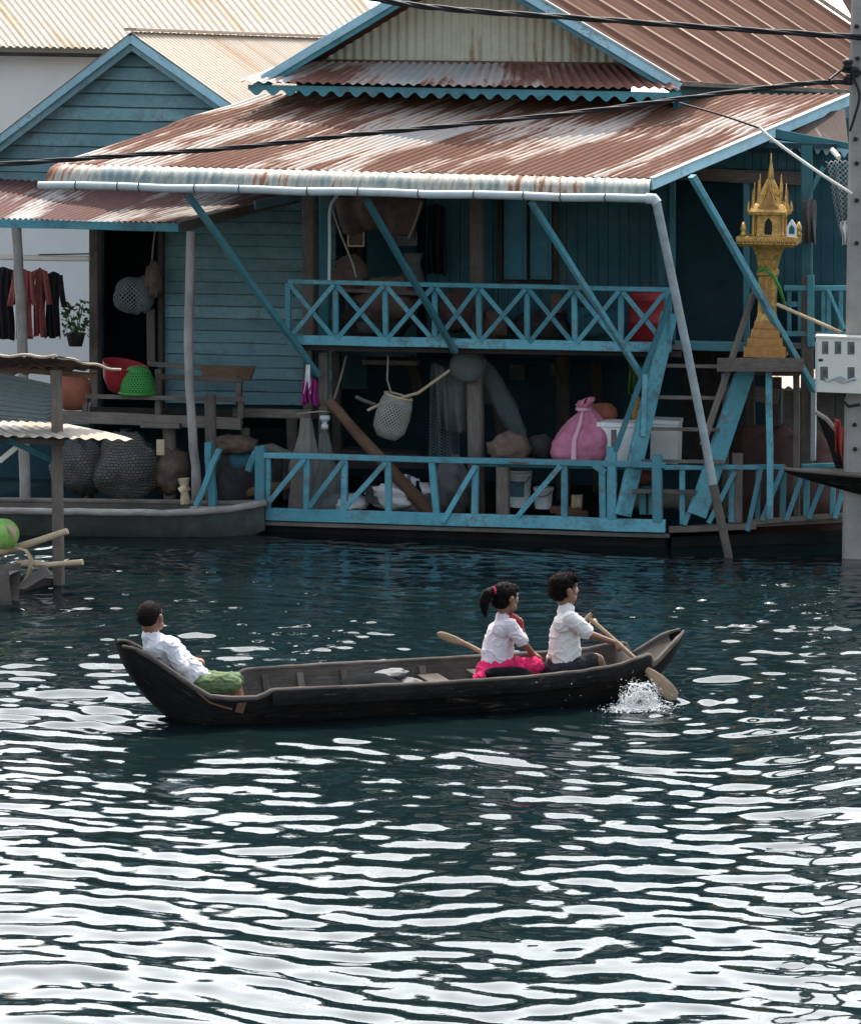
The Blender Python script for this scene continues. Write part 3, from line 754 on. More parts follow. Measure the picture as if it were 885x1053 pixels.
# ---- porch roof
a0, a1 = K(270, 98, 2.0), K(873, 98, 2.3)
b0, b1 = K(57, 169, -.55), K(669, 184.5, -.55)
MB().tin([(a0, a1), (b0, b1)], pitch=.085, amp=.013, spp=8, nv=44, lap=.014, ragged=.0, seed=2, wave=.02).build('porch_roof', 'porch_tin', vh)
lipr = [(K(57.5, 168.6, -.56), K(669, 184, -.56)), (K(51, 173, -.66), K(668, 188, -.66)), (K(48, 180, -.71), K(667.5, 194, -.71)), (K(46.5, 189, -.72), K(667, 203, -.72))]
MB().tin(lipr, pitch=.085, amp=.005, spp=8, nv=8, seed=6).build('eave_lip', 'lip_tin', vh)
gt = MB().tube([K(40 + 628 * i / 14, 190 + 14.5 * i / 14 + (.8 if i % 3 == 0 else -.3), -.78) for i in range(15)], .039, 12).build('gutter', 'pvc', vh)
for x in (78, 121, 143, 200, 246, 316, 368, 430, 487, 538, 576, 622):
    y = 190 + 14.5 * (x - 40) / 628
    MB().tube([K(x, y - 4.5, -.83), K(x - 1, y + 1, -.835), K(x + .5, y + 4.6, -.81)], .006, 5).build('joint', 'dark_wood', gt)
MB().tube([K(664, 204.2, -.78), K(672, 204.5, -.78), K(675, 209, -.775)], .05, 12).build('elbow', 'pvc', gt)
dp = [K(674.5, 208, -.77), K(690, 283, -.62), K(706, 360, -.50), K(722, 440, -.42), K(733, 500, -.38)]
ds = MB().tube(dp, [.042, .042, .041, .04, .042], 10).build('downspout', 'pvc_grey', vh)
MB().tube([K(732.5, 498, -.385), K(741, 538, -.36), K(748, 569, -.34), K(750, 580, -.33)], [.045, .043, .04, .04], 9).build('pole_foot', 'grey_wood', ds)
p, q = K(669, 190, -.56), K(873, 103, 2.28)
MB().beam(p, q, .03, .10, n=6, wob=.003).build('rake_board', 'pale_blue_paint', vh)
MB().beam(p + Z * .06 + U * .005, q + Z * .06 + U * .005, .06, .015).build('rake_flashing', 'pvc', vh)
# under-purlins of the porch
for t in (.25, .55, .85):
    MB().beam(a0.lerp(b0, t) - Z * .12 + U * .2, a1.lerp(b1, t) - Z * .12 - U * .15, .05, .06).build('purlin', 'dark_wood', vh)
# ---- main gable, pent roof and the two big roof planes
KG = 2.0
gw = [(K(476, -40, KG)), (K(303, 62, KG)), (K(303, 110, KG)), (K(660, 110, KG)), (K(650, 62, KG))]
def gfn(u, v):
    x = 300 + 352 * u; yt = max(-39.5, -40 + abs(x - 476) * .578); y = yt + (72 - yt) * v
    return K(x, y, KG) - N * (.011 * math.sin(2 * math.pi * x * PXM / .085))
MB().grid(gfn, 330, 4, lambda u, v: (352 * PXM * u, v * 1.0 + .4)).build('gable_wall', 'gable_tin', vh)
MB().slab([K(305, 66, KG + .06), K(648, 70, KG + .06), K(648, 100, KG + .06), K(305, 100, KG + .06)], N * .06).build('inner_lining', 'interior', vh)
MB().beam(K(300, 62, KG - .04), K(655, 66, KG - .04), .02, .03).build('flashing', 'brown_wood', vh)
MB().tin([(K(300, 62.5, KG - .03), K(668, 66, KG - .03)), (K(243, 84, KG - .75), K(700, 91.5, KG - .75))], pitch=.085, amp=.012, spp=8, nv=8, seed=9, ragged=.04).build('pent_roof', 'pent_tin', vh)
def scallop(x0, y0, x1, y1, k0, k1, depth_px, n, mat, name, parent, top_px=3):
    pts_t, pts_b = [], []
    m_ = n * 8
    for i in range(m_ + 1):
        t = i / m_; x = x0 + (x1 - x0) * t; y = y0 + (y1 - y0) * t; k = k0 + (k1 - k0) * t
        c = .5 - .5 * math.cos(2 * math.pi * n * t)
        pts_t.append(K(x, y, k)); pts_b.append(K(x, y + top_px + depth_px * c, k))
    b = MB()
    vs = pts_t + pts_b; vs2 = [p + N * .018 for p in vs]; M = m_ + 1
    fs = []
    for i in range(m_):
        fs += [[i, i + 1, M + i + 1, M + i], [2 * M + i + 1, 2 * M + i, 3 * M + i, 3 * M + i + 1], [M + i, M + i + 1, 3 * M + i + 1, 3 * M + i]]
    b.add(vs + vs2, fs); return b.build(name, mat, parent)
scallop(255, 87, 700, 95, KG - .70, KG - .70, 6, 26, 'blue_paint', 'scalloped_fascia', vh, 5)
ap = K(476, -46, KG - .55); apb = K(790, -32, 8)
re, reb = K(699, 87, KG - .55), K(985, 101, 8)
le, leb = K(262, 84, KG - .55), K(575, 100, 8)
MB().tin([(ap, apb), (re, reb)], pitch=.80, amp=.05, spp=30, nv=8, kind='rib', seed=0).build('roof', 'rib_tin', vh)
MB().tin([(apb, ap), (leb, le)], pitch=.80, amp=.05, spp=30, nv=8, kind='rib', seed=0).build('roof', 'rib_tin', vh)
MB().beam(ap + Z * .05, apb + Z * .05, .2, .04).build('ridge_cap', 'cream_tin', vh)
MB().beam(apb + Z * .05, reb + Z * .05, .22, .05).build('roof_flashing', 'cream_tin', vh)
MB().beam(re + Z * .01, reb + Z * .01, .04, .05, n=4).build('eave_trim', 'grey_wood', vh)
for (e, s) in ((le, -1), (re, 1)):
    MB().beam(ap - N * .03 - Z * .03, e - N * .03 - Z * .03, .03, .085, n=6, wob=.003).build('barge_board', 'pale_blue_paint', vh)
    MB().beam(ap - Z * .105, e - Z * .105, .03, .05, n=6, wob=.003).build('barge_board', 'blue_paint', vh)
MB().beam(ap + (re - ap) * .02 + Z * .035 - N * .02, re + Z * .035 - N * .02, .09, .02).build('rake_flashing', 'pvc', vh)
# side walls below the big roof
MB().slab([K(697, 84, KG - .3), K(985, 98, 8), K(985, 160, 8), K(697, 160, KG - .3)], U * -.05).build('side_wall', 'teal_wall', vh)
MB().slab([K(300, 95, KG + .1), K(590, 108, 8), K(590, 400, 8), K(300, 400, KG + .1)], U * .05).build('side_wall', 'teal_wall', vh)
# second roof of the rear wing, seen past the flashing
MB().tin([(K(830, -60, 9), K(1000, -55, 9)), (K(900, 60, 8.2), K(1100, 70, 8.2))], pitch=.30, amp=.03, spp=10, nv=4, kind='rib').build('rear_wing_roof', 'brown_tin', vh)
# ---- right wing: low tin soffit, fascia with scalloped valance
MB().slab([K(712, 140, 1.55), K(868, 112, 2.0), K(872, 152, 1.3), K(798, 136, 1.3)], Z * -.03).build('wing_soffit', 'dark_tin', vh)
MB().beam(K(790, 136, 1.15), K(890, 155, 1.25), .03, .09).build('fascia', 'teal_brace', vh)
scallop(790, 143, 890, 156, 1.12, 1.22, 6, 11, 'pale_blue_paint', 'scalloped_valance', vh, 3)
MB().beam(K(846, 172, 1.1), K(833, 196, 1.1), .03, .05).build('corner_bracket', 'teal_brace', vh)
KR = .95
wr = rail([(K(806, 296, KR), K(885, 296, KR)), (K(806, 313, KR + .05), K(832, 313, KR + .05)), (K(800, 343, KR), K(885, 344, KR)), (K(806, 355, KR + .03), K(885, 357, KR + .03))], vh, 'blue_paint', .05, .05, 2)
for x in (811, 822, 846, 851.5, 864, 877): post(wr, x, 297, x, 343, KR + .02, .04)
post(wr, 833, 283, 833, 356, KR - .02, .07)
diag(wr, 851, 298, 868, 338, KR - .03, .03)
# ---- long braces that prop the porch eave
for (a, ka), (b, kb), w, mt in ((((193, 200), -.6), ((327, 386), .45), .085, 'teal_brace'), (((377, 206), -.55), ((468, 362), .3), .075, 'teal_brace'),
                                (((546, 208), -.6), ((660, 388), .25), .075, 'blue_paint'), (((711, 181), -.35), ((837, 402), .62), .085, 'blue_paint')):
    MB().beam(K(*a, ka), K(*b, kb), w, w * .6, n=5, wob=.005).build('brace', mt, vh)
# ---- stairs between the decks
st = MB().beam(K(688, 322, .32), K(640, 530, .0), .05, .17, up=N.cross(U), n=3).build('staircase', 'blue_paint', vh)
st2 = MB().beam(K(768, 375, .45), K(716, 530, .1), .05, .2, up=N.cross(U), n=3).build('stringer', 'blue_paint', st)
for x0, x1, y, kk in ((683, 738, 374, .45), (672, 742, 406.5, .38), (660, 740, 439, .3), (648, 744, 472, .22), (638, 716, 503, .15)):
    MB().slab([K(x0, y, kk - .12), K(x1, y + 1, kk - .12), K(x1, y + 1, kk + .14), K(x0, y, kk + .14)], Z * -.035).build('tread', 'grey_wood', st)
MB().beam(K(691, 303, .25), K(632, 464, -.02), .035, .05, n=4, wob=.003).build('handrail', 'teal_brace', st)
MB().beam(K(775, 300, .45), K(722, 458, .05), .04, .055, n=4, wob=.003).build('handrail', 'grey_wood', st)
MB().beam(K(744, 384, .4), K(744, 402, .4), .05, .05, up=N).build('baluster', 'blue_paint', st)
MB().beam(K(663, 385, .1), K(661, 448, .1), .05, .05, up=N).build('baluster', 'blue_paint', st)
MB().beam(K(687, 298, .3), K(686, 352, .3), .06, .06, up=N).build('newel', 'blue_paint', st)
# ============================================================ SHRINE ON ITS STAND
KS = .42
sp = thing('shrine_stand', 'grey timber platform on blue legs holding up the golden spirit house beside the stairs', 'stand', drop(K(782, 530, KS), ZD))
MB().slab([K(737, 368, KS - .3), K(826, 368, KS - .3), K(826, 368, KS + .35), K(737, 368, KS + .35)], Z * -.13).build('top', 'grey_wood', sp)
for x, kk, mt in ((790, KS - .1, 'blue_paint'), (745, KS + .3, 'grey_wood'), (818, KS + .3, 'grey_wood')):
    MB().beam(K(x, 381, kk), K(x + 1, 533, kk), .06, .06, up=N, n=4, wob=.008).build('leg', mt, sp)
MB().beam(K(742, 383, KS + .1), K(822, 384, KS + .1), .05, .05).build('rail', 'grey_wood', sp)
c0 = K(787, 366, KS); sc = PXM * 1.0
sh = thing('spirit_house', 'golden spirit house with tiered roof and spire on a tall stepped pillar', 'shrine', c0)
def hy(y): return (366.5 - y) * sc
R45 = PHI * -1
MB().lathe(c0, [(.195, 0), (.195, hy(356)), (.165, hy(355.5)), (.165, hy(347)), (.140, hy(346.5)), (.135, hy(339)), (.115, hy(337)), (.105, hy(330))], sq=True, rot=R45).build('base', 'gold_dull', sh)
MB().lathe(c0, [(.095, hy(330)), (.082, hy(322)), (.082, hy(285)), (.097, hy(283)), (.097, hy(279)), (.085, hy(277)), (.10, hy(268)), (.125, hy(259)), (.155, hy(254))], sq=True, rot=R45).build('pillar', 'gold', sh)
for s in (-1, 1):
    MB().beam(c0 + U * s * .03 - N * .086 + Z * hy(322), c0 + U * s * .03 - N * .086 + Z * hy(286), .035, .015, up=N).build('panel', 'gold_dull', sh)
MB().lathe(c0, [(.25, hy(254)), (.285, hy(251)), (.285, hy(244)), (.26, hy(243.5))], sq=True, rot=R45).build('tray', 'gold', sh)
fr = MB()
for i in range(15):
    fr.lathe(c0 - N * .288 + U * (-.27 + .54 * i / 14) + Z * hy(248), [(.012, -.02), (.016, 0), (.004, .03)], 6)
fr.build('tray_frieze', 'gold_dull', sh)
MB().lathe(c0, [(.115, hy(244)), (.105, hy(240)), (.105, hy(223)), (.12, hy(222))], sq=True, rot=R45).build('cella', 'gold', sh)
for sx in (-1, 1):
    for sy in (-1, 1):
        MB().lathe(c0 + U * sx * .14 + N * sy * .14 + Z * hy(244), [(.02, 0), (.014, .02), (.013, hy(224) - hy(244)), (.022, hy(222) - hy(244))], 8).build('column', 'gold', sh)
MB().slab([c0 - N * .113 + U * x + Z * hy(y) for x, y in ((-.035, 242), (.035, 242), (.035, 230), (0, 225), (-.035, 230))], N * .012).build('doorway', 'dark_hole', sh)
rf = MB()
rf.lathe(c0, [(.18, hy(222)), (.185, hy(219)), (.135, hy(212)), (.125, hy(211)), (.09, hy(203)), (.095, hy(202)), (.06, hy(193)), (.055, hy(192)), (.03, hy(186))], sq=True, rot=R45)
roof_ = rf.build('roof', 'gold', sh)
for sx in (-1, 1):
    for sy in (-1, 1):
        p = c0 + U * sx * .17 + N * sy * .17 + Z * hy(221)
        MB().tube([p, p + U * sx * .022 + Z * .03, p + U * sx * .018 + Z * .08, p + U * sx * .012 + Z * .12], [.02, .017, .01, .003], 7).build('finial', 'gold', roof_)
for nn, ww in ((-N, U), (N, U), (-U, N), (U, N)):
    for hh, dd, w_ in ((221, .15, .105), (212, .10, .075)):
        q = c0 + nn * dd
        MB().slab([q - ww * w_ + Z * hy(hh), q + ww * w_ + Z * hy(hh), q + Z * hy(hh - 24)], nn * .018).build('gable', 'gold_dull' if hh == 221 else 'gold', roof_)
        MB().tube([q - ww * w_ * 1.15 + Z * hy(hh - 3), q - ww * w_ * .55 + Z * hy(hh - 10), q + Z * hy(hh - 31)], [.013, .012, .004], 6).build('gable_edge', 'gold', roof_)
        MB().tube([q + ww * w_ * 1.15 + Z * hy(hh - 3), q + ww * w_ * .55 + Z * hy(hh - 10), q + Z * hy(hh - 31)], [.013, .012, .004], 6).build('gable_edge', 'gold', roof_)
MB().lathe(c0, [(.035, hy(187)), (.03, hy(184)), (.033, hy(183)), (.024, hy(179)), (.026, hy(178)), (.016, hy(174)), (.018, hy(173)), (.008, hy(168)), (.003, hy(160))], 12).build('spire', 'gold', roof_)
for x in (763.5, 820.5):
    MB().lathe(K(x, 243.5, KS - .24), [(.028, 0), (.03, .03), (.02, .05), (.03, .07), (.026, .10), (.008, .14)], 8).build('corner_lantern', 'gold', sh)
aw = MB().slab([K(813.5 + x, 243.5 - y, KS - .27) for x, y in ((-5, 0), (5, 0), (5.3, 10), (3, 14), (0, 18), (-3, 14), (-5.3, 10))], N * .03).build('altar_frame', 'shrine_white', sh)
MB().slab([K(813.5 + x, 243.5 - y, KS - .275) for x, y in ((-2.8, 3), (2.8, 3), (2.8, 9), (0, 12.5), (-2.8, 9))], N * .01).build('altar_picture', 'teal_wall', aw)
tag(MB().tube([K(779, 279, KS - .12), K(786, 276, KS - .14), K(795, 284, KS - .14), (K(801, 296, KS - .1)), K(804, 306, KS + .05), K(806, 314, KS + .2)], .016, 8).build('garden_hose', 'green_plastic'),
    'green hose looped round the golden shrine pillar', 'hose')

# ============================================================ UTILITY POLE, METER BOX, CABLES
pb = onz(884, 573); KP = (pb - P0).dot(N)
up_ = thing('utility_pole', 'square grey concrete utility pole with bolt holes standing in the water at right edge', 'utility pole', pb)
pt = K(895, -330, KP)
MB().beam(pb - Z * 1.0, pt, .30, .26, up=N, n=10, w2=.26, h2=.22).build('shaft', 'concrete', up_)
fdir = (pt - pb).normalized()
for y, x in ((27, 880), (60, 881), (143, 879), (168, 880), (206, 880), (250, 880), (437, 878), (462, 878.5), (502, 878)):
    q = K(x, y, KP - .155)
    MB().lathe(q, [(.02, 0), (.02, .05)], 10, axis=N).build('bolt_hole', 'dark_hole', up_)
ins = up_
for i, (x, y) in enumerate(((871, 66), (878, 74), (872, 82))):
    MB().lathe(K(x, y, KP - .22), [(.03, -.05), (.05, -.03), (.035, -.01), (.05, .01), (.05, .03), (.02, .05)], 10).build('insulator', 'cable_black', up_)
MB().beam(K(866, 72, KP - .2), K(888, 76, KP - .2), .04, .04).build('bracket', 'cable_black', up_)
mbx = thing('meter_box', 'cream electricity meter box with five small windows strapped to the concrete pole', 'meter box', K(863, 404, KP - .2))
kb = KP - .36
bx = MB().slab([K(838.5, 346, kb), K(891, 348, kb), K(891, 405, kb), K(838.5, 403, kb)], N * .2).build('case', 'box_plastic', mbx)
MB().slab([K(837.5, 345, kb - .01), K(892, 347, kb - .01), K(892, 349, kb - .01), K(837.5, 347, kb - .01)], N * .22).build('lid_rim', 'box_plastic', bx)
MB().beam(K(838.5, 351, kb - .002), K(838.5, 402, kb - .002), .014, .014, up=N).build('edge_trim', 'pvc', bx)
for x0, x1, y0, y1 in ((844.6, 851, 351, 364), (857.7, 864.2, 351, 364), (870.8, 878, 351.5, 364.5), (842.8, 850.6, 377, 391), (870.8, 878, 377.5, 391.5)):
    wn2 = MB().slab([K(x0, y0, kb - .004), K(x1, y0, kb - .004), K(x1, y1, kb - .004), K(x0, y1, kb - .004)], N * .006).build('window', 'dark_glass', mbx)
    MB().slab([K(x0 + 3, y0 + 3, kb - .008), K(x1 - .6, y0 + 3, kb - .008), K(x1 - .6, y1 - 2, kb - .008), K(x0 + 3, y1 - 2, kb - .008)], N * .003).build('meter_face', 'clutter_grey', wn2)
MB().slab([K(841, 369, kb - .004), K(845.5, 369, kb - .004), K(845.5, 371.6, kb - .004), K(841, 371.6, kb - .004)], N * .003).build('label_plate', 'clutter_dark', mbx)
tw = MB()
for i in range(4):
    tw.tube([K(847 + 30 * t + i, 389 + 2.2 * math.sin(t * 9 + i) + i * .8, kb - .015) for t in [j / 9 for j in range(10)]], .006, 5)
tw.build('loose_wires', 'pvc', mbx)
MB().tube([K(868, 404, KP - .25), K(866, 412, KP - .3), K(872, 418, KP - .3), K(884, 416, KP - .3)], .016, 7).build('feed_wire', 'cable_black', mbx)

def cable(name, pts, r, label, mat='cable_black', strands=1, group=None, cat='cable'):
    P = [K(x, y, k) for x, y, k in pts]
    fine = []
    n = len(P)
    for i in range(n - 1):                                  # Catmull-Rom through the surveyed points
        p0, p1, p2, p3 = P[max(i - 1, 0)], P[i], P[i + 1], P[min(i + 2, n - 1)]
        for j in range(10):
            t = j / 10
            fine.append(.5 * ((2 * p1) + (p2 - p0) * t + (2 * p0 - 5 * p1 + 4 * p2 - p3) * t * t + (3 * p1 - p0 - 3 * p2 + p3) * t ** 3))
    fine.append(P[-1]); b = MB()
    for s in range(strands):
        if strands == 1: pp = fine
        else: pp = [q + (N * math.cos(i * .55 + s * 2.1) + Z * math.sin(i * .55 + s * 2.1)) * r * .9 for i, q in enumerate(fine)]
        b.tube(pp, r, 7)
    return tag(b.build(name, mat), label, cat, group)
gc = 'power cables crossing in front of the houses'
cable('power_cable', [(250, -30, -1.0), (385, -1, -1.0), (470, 10, -1.0), (585, 18, -.8), (740, 29, -.6), (885, 38.5, KP - .2), (960, 44, KP - .2)], .0155, 'thick black twisted cable across the upper gable, topmost of the cables', strands=3, group=gc)
cable('power_cable', [(-120, 175, -1.6), (0, 169, -1.6), (120, 160.5, -1.5), (240, 152, -1.4), (350, 140, -1.3), (450, 130.5, -1.2), (600, 115, -.9), (720, 99, -.7), (820, 86.5, -.5), (873, 84, KP - .2)], .0135, 'thick black twisted cable sagging across the porch roof to the pole', strands=3, group=gc)
cable('power_cable', [(852, 82, -.4), (862, 74, KP - .2), (872, 68, KP - .2)], .012, 'short thin black wire looping up to the pole insulator', group=gc)
cable('drop_wire', [(876, 78, KP - .26), (883, 98, KP - .26), (878, 120, KP - .26), (873, 135, KP - .25)], .013, 'black wire hanging in a loop down the concrete pole', group=gc)
cable('service_wire', [(698, 106, -.2), (740, 118, -.3), (781, 132, -.35)], .010, 'thin dark wire lying across the right end of the porch roof', group=gc)
cable('white_pipe', [(780, 131, -.4), (792, 142, -.4), (815, 159, -.35), (845, 180, -.3), (875, 199, KP - .18)], .015, 'thin white pipe slanting from the porch roof edge down to the concrete pole', 'white_pipe', cat='pipe')
cable('bamboo_rod', [(798, 313, .2), (830, 327, .15), (864, 342, .1)], .018, 'pale bamboo rod leaning from the golden shrine towards the meter box', 'bamboo', cat='rod')
cable('pipe_stub', [(855, 154, .6), (862, 162, .5)], .025, 'short white pipe end sticking out under the scalloped valance', 'white_pipe', cat='pipe')

# ============================================================ CLOTHS AND NETS
def drape(name, pts_top, drop_px, k, mat, label, cat, seed=0, fold=.03, nfold=5, bulge=0.0, taper=.0, parent=None, group=None, kb=None, thick=.006, bot=None, rag=3):
    """hanging cloth from a line of pixels; folds run down it"""
    kk = k if isinstance(k, tuple) else (k, k)
    def fn(u, v):
        i = u * (len(pts_top) - 1); a = int(min(i, len(pts_top) - 2)); t = i - a
        x = pts_top[a][0] + (pts_top[a + 1][0] - pts_top[a][0]) * t
        y = pts_top[a][1] + (pts_top[a + 1][1] - pts_top[a][1]) * t
        cx = sum(p[0] for p in pts_top) / len(pts_top)
        dp = drop_px * (1 + .05 * mnoise.noise(V((u * 3, seed, 1))) * rag / 3)
        xx = cx + (x - cx) * (1 + taper * v) + 2 * mnoise.noise(V((u * 2, v * 2, seed)))
        if bot: xx = xx + (bot - cx) * v
        kx = kk[0] + (kk[1] - kk[0]) * u
        return K(xx, y + dp * v, kx) + N * (fold * (.3 + v) * math.sin(u * nfold * 6.28 + seed + .6 * math.sin(v * 3)) - bulge * math.sin(v * 3.1) * math.sin(u * 3.1))
    W = abs(pts_top[-1][0] - pts_top[0][0]) * PXM; H = drop_px * PXM
    b = MB(); b.grid(fn, 28, 16, lambda u, v: (u * W, v * H))
    o = b.build(name, mat, parent)
    md = o.modifiers.new('thick', 'SOLIDIFY'); md.thickness = thick
    if label: tag(o, label, cat, group)
    return o
# laundry on the line under the board house porch
ln = cable('clothes_pole', [(-60, 263.5, 1.0), (0, 264.5, 1.0), (45, 265.5, 1.0), (92, 266, 1.0)], .03, 'white horizontal clothes pole under the board house porch roof', 'white_pipe', cat='pole')
cable('string_line', [(40, 262, 1.05), (92, 261, 1.05)], .007, 'thin dark line strung just above the white clothes pole', cat='line')
gl = 'laundry hanging at the board house'
def garment(x0, x1, y0, y1, k, mat, label, seed, sleeve=True):
    g_ = thing('hanging_shirt', label, 'clothing', K((x0 + x1) / 2, y1, k), gl)
    drape('body', [(x0 + 3, y0 + 3), ((x0 + x1) / 2, y0), (x1 - 3, y0 + 3)], y1 - y0, k, mat, None, None, seed, .03, 3, .06, .25, parent=g_)
    if sleeve:
        drape('sleeve', [(x0, y0 + 4), (x0 + 4, y0 + 3)], (y1 - y0) * .5, k - .03, mat, None, None, seed + 2, .02, 1, .03, .4, parent=g_, bot=x0 - 2)
        drape('sleeve', [(x1 - 4, y0 + 3), (x1, y0 + 4)], (y1 - y0) * .5, k - .03, mat, None, None, seed + 5, .02, 1, .03, .4, parent=g_, bot=x1 + 2)
garment(-8, 15, 274, 348, 1.0, 'black_cloth', 'black shirt hanging at the far left of the laundry', 1)
garment(14, 34, 276, 346, .9, 'rose_cloth', 'long dull red shirt hanging beside the black shirt', 2)
garment(33, 49, 275, 344, 1.05, 'rose_cloth', 'red patterned shirt hanging right of the wooden porch pole', 3)
garment(46, 64, 279, 346, 1.1, 'black_cloth', 'dark shirt hanging at the right end of the laundry', 4)
pl = thing('potted_plant', 'small leafy green plant standing behind the hanging laundry', 'plant', K(78, 348, 1.7))
MB().lathe(K(78, 356, 1.7), [(.07, 0), (.1, .12), (.105, .14)], 14).build('pot', 'clutter_dark', pl)
lv = MB()
for i in range(120):
    q = K(rnd(64, 92), rnd(308, 346), 1.7 + rnd(-.15, .15)); s = rnd(.02, .045)
    a = V((rnd(-1, 1), rnd(-1, 1), rnd(-.4, 1))).normalized(); b2 = a.cross(V((rnd(-1, 1), rnd(-1, 1), rnd(-1, 1)))).normalized()
    lv.add([q - a * s, q + b2 * s * .6, q + a * s, q - b2 * s * .6 + a.cross(b2) * s * .2], [[0, 1, 2, 3]])
lv.build('leaves', 'leaf', pl)
sm = MB()
for i in range(7): sm.tube([K(78, 350, 1.7), K(rnd(66, 90), rnd(312, 335), 1.7 + rnd(-.1, .1))], .006, 5)
sm.build('stems', 'leaf', pl)
# net bag hanging in the doorway of the board house
nb = thing('hanging_net_bag', 'white and green net bag hanging in the dark doorway of the board house', 'net bag', K(140, 322, KL - .2))
MB().blob(K(136, 304, KL - .25), (.20, .16, .19), 3, .15, 2).build('white_net', 'net_white', nb)
MB().blob(K(149, 302, KL - .22), (.10, .13, .19), 5, .18, 2).build('green_net', 'net_grey', nb)
MB().blob(K(158, 287, KL - .3), (.09, .09, .18), 8, .4, 3).build('wrapping', 'sack_brown', nb)
MB().tube([K(156, 272, KL - .2), K(158, 250, KL - .1), K(160, 236, KL - .1)], .01, 6).build('cord', 'rope_grey', nb)
tag(MB().beam(K(155, 318, KL - .1), K(156, 372, KL - .1), .09, .04, up=N).build('leaning_plank', 'grey_wood'), 'grey plank leaning in the doorway under the net bag', 'plank')

# ============================================================ BENCH AND BASKETS AT THE BOARD HOUSE
KB = .85
bn = thing('wooden_bench', 'long grey wooden bench with a low back rail on the board house landing', 'bench', K(180, 430, KB))
MB().slab([K(86, 405, KB - .2), K(252, 409, KB - .2), K(252, 409, KB + .25), K(86, 405, KB + .25)], Z * -.045).build('seat', 'grey_wood', bn)
MB().beam(K(152, 374, KB + .3), K(240, 380, KB + .3), .035, .05, n=3, wob=.004).build('back_rail', 'grey_wood', bn)
MB().beam(K(160, 387, KB + .28), K(250, 391, KB + .28), .035, .055, n=3, wob=.004).build('back_rail', 'grey_wood', bn)
MB().slab([K(207, 376, KB + .27), K(262, 377, KB + .27), K(257, 392, KB + .27), K(208, 390, KB + .27)], N * .04).build('back_board', 'brown_wood', bn)
for x, y0, kk in ((88, 403, KB - .15), (163, 380, KB + .3), (246, 386, KB + .3), (248, 408, KB - .15), (163, 410, KB - .1)):
    MB().beam(K(x, y0, kk), K(x, 430, kk), .06, .06, up=N).build('leg', 'grey_wood', bn)
red_b = MB().lathe(K(124, 404, KB), [(.03, 0), (.13, .02), (.20, .14), (.235, .30), (.24, .31), (.22, .30), (.12, .04)], 24, axis=(Z + U * .22 - N * .1)).build('plastic_basin', 'red_plastic')
tag(red_b, 'deep red plastic basin tipped on the bench beside the green basket', 'basin')
gb = thing('plastic_basket', 'bright green woven plastic basket upside down on the bench', 'basket', K(142, 404, KB - .1))
MB().lathe(K(142, 405.5, KB - .12), [(.19, 0), (.18, .06), (.165, .15), (.13, .24), (.08, .285), (.02, .295)], 26).build('basket_wall', 'green_mesh', gb)
MB().lathe(K(142, 405.5, KB - .12), [(.165, .0), (.158, .06), (.142, .15), (.105, .225), (.05, .262), (.01, .27)], 20).build('basket_lining', 'clutter_dark', gb)
MB().lathe(K(142, 405.5, KB - .12), [(.185, 0), (.2, .01), (.2, .025), (.185, .03)], 26).build('rim', 'green_plastic', gb)
jr = MB().lathe(K(76, 421, .75), [(.10, 0), (.17, .08), (.19, .18), (.17, .29), (.11, .35), (.12, .37), (.09, .36)], 22, wob=.03).build('clay_jar', 'terracotta')
tag(jr, 'round terracotta jar on the landing left of the red basin', 'jar')
gf = 'large woven fish baskets under the board house'
for i, (x, y, rx, rz, kk, lb, mt) in enumerate(((83, 480, .30, .29, .72, 'large grey woven basket half hidden behind the left raft post', 'woven_grey'), (131, 480, .33, .34, .62, 'largest grey woven fish basket hanging in the middle under the board house', 'woven_grey'), (176, 483, .20, .25, .82, 'smaller brownish woven basket right of the largest woven basket', 'sack_brown'))):
    o = MB().blob(K(x, y, kk), (rx, .26, rz), i + 2, .22, 1.9, 32).build('woven_basket', mt); tag(o, lb, 'basket', gf)
lg = 'blue painted posts leaning at the moored boat'
def ln_post(p, q, k0, k1, w, label): tag(MB().beam(K(*p, k0), K(*q, k1), w, w * .7, n=4, wob=.008).build('leaning_post', 'blue_paint'), label, 'post', lg)
ln_post((215, 455), (219, 524), .0, .0, .10, 'upright blue post leaning behind the moored boat, thickest of the pair')
ln_post((226, 462), (202, 520), -.12, -.12, .075, 'slanting blue pole crossing in front of the thick blue post')
ln_post((264, 464), (256, 484), .3, .3, .09, 'short blue post stub left of the lower railing end')
tag(MB().blob(K(241, 505, .75), (.30, .3, .36), 4, .3, 2.4).build('covered_heap', 'clutter_dark'), 'dark covered heap between the blue posts and the railing end', 'heap')
tag(MB().blob(K(246, 480, .8), (.22, .2, .26), 9, .2, 2).build('blue_sheet', 'teal_wall'), 'dark blue sheet draped over the heap behind the leaning posts', 'sheet')
tag(MB().blob(K(240, 458, .7), (.26, .16, .10), 14, .35, 3).build('net_bundle', 'sack_brown'), 'brown bundled net lying on top of the dark heap', 'net')
log_ = lambda pts, k, r, lb, m='brown_wood': tag(log('driftwood_log', pts, k, r, m, None), lb, 'log', 'logs lying under the houses')
log_([(245, 510), (275, 502), (312, 498)], .6, (.05, .06), 'reddish log lying just behind the left end of the lower railing')
log_([(250, 466), (280, 461), (302, 470)], .9, (.06, .045), 'crooked grey log resting above the railing end under the house', 'grey_wood')
log_([(186, 506), (192, 500)], .1, (.05, .05), 'short pale chopped log beside the tall wooden pole', 'bamboo')
tag(MB().tube([K(189, 492, .1), K(190, 503, .1), K(191, 518, .1)], [.06, .035, .06], 8).build('wooden_stool', 'bamboo'), 'small pale wooden stool beside the foot of the tall wooden pole', 'stool')
p_ = K(166, 452, .5)
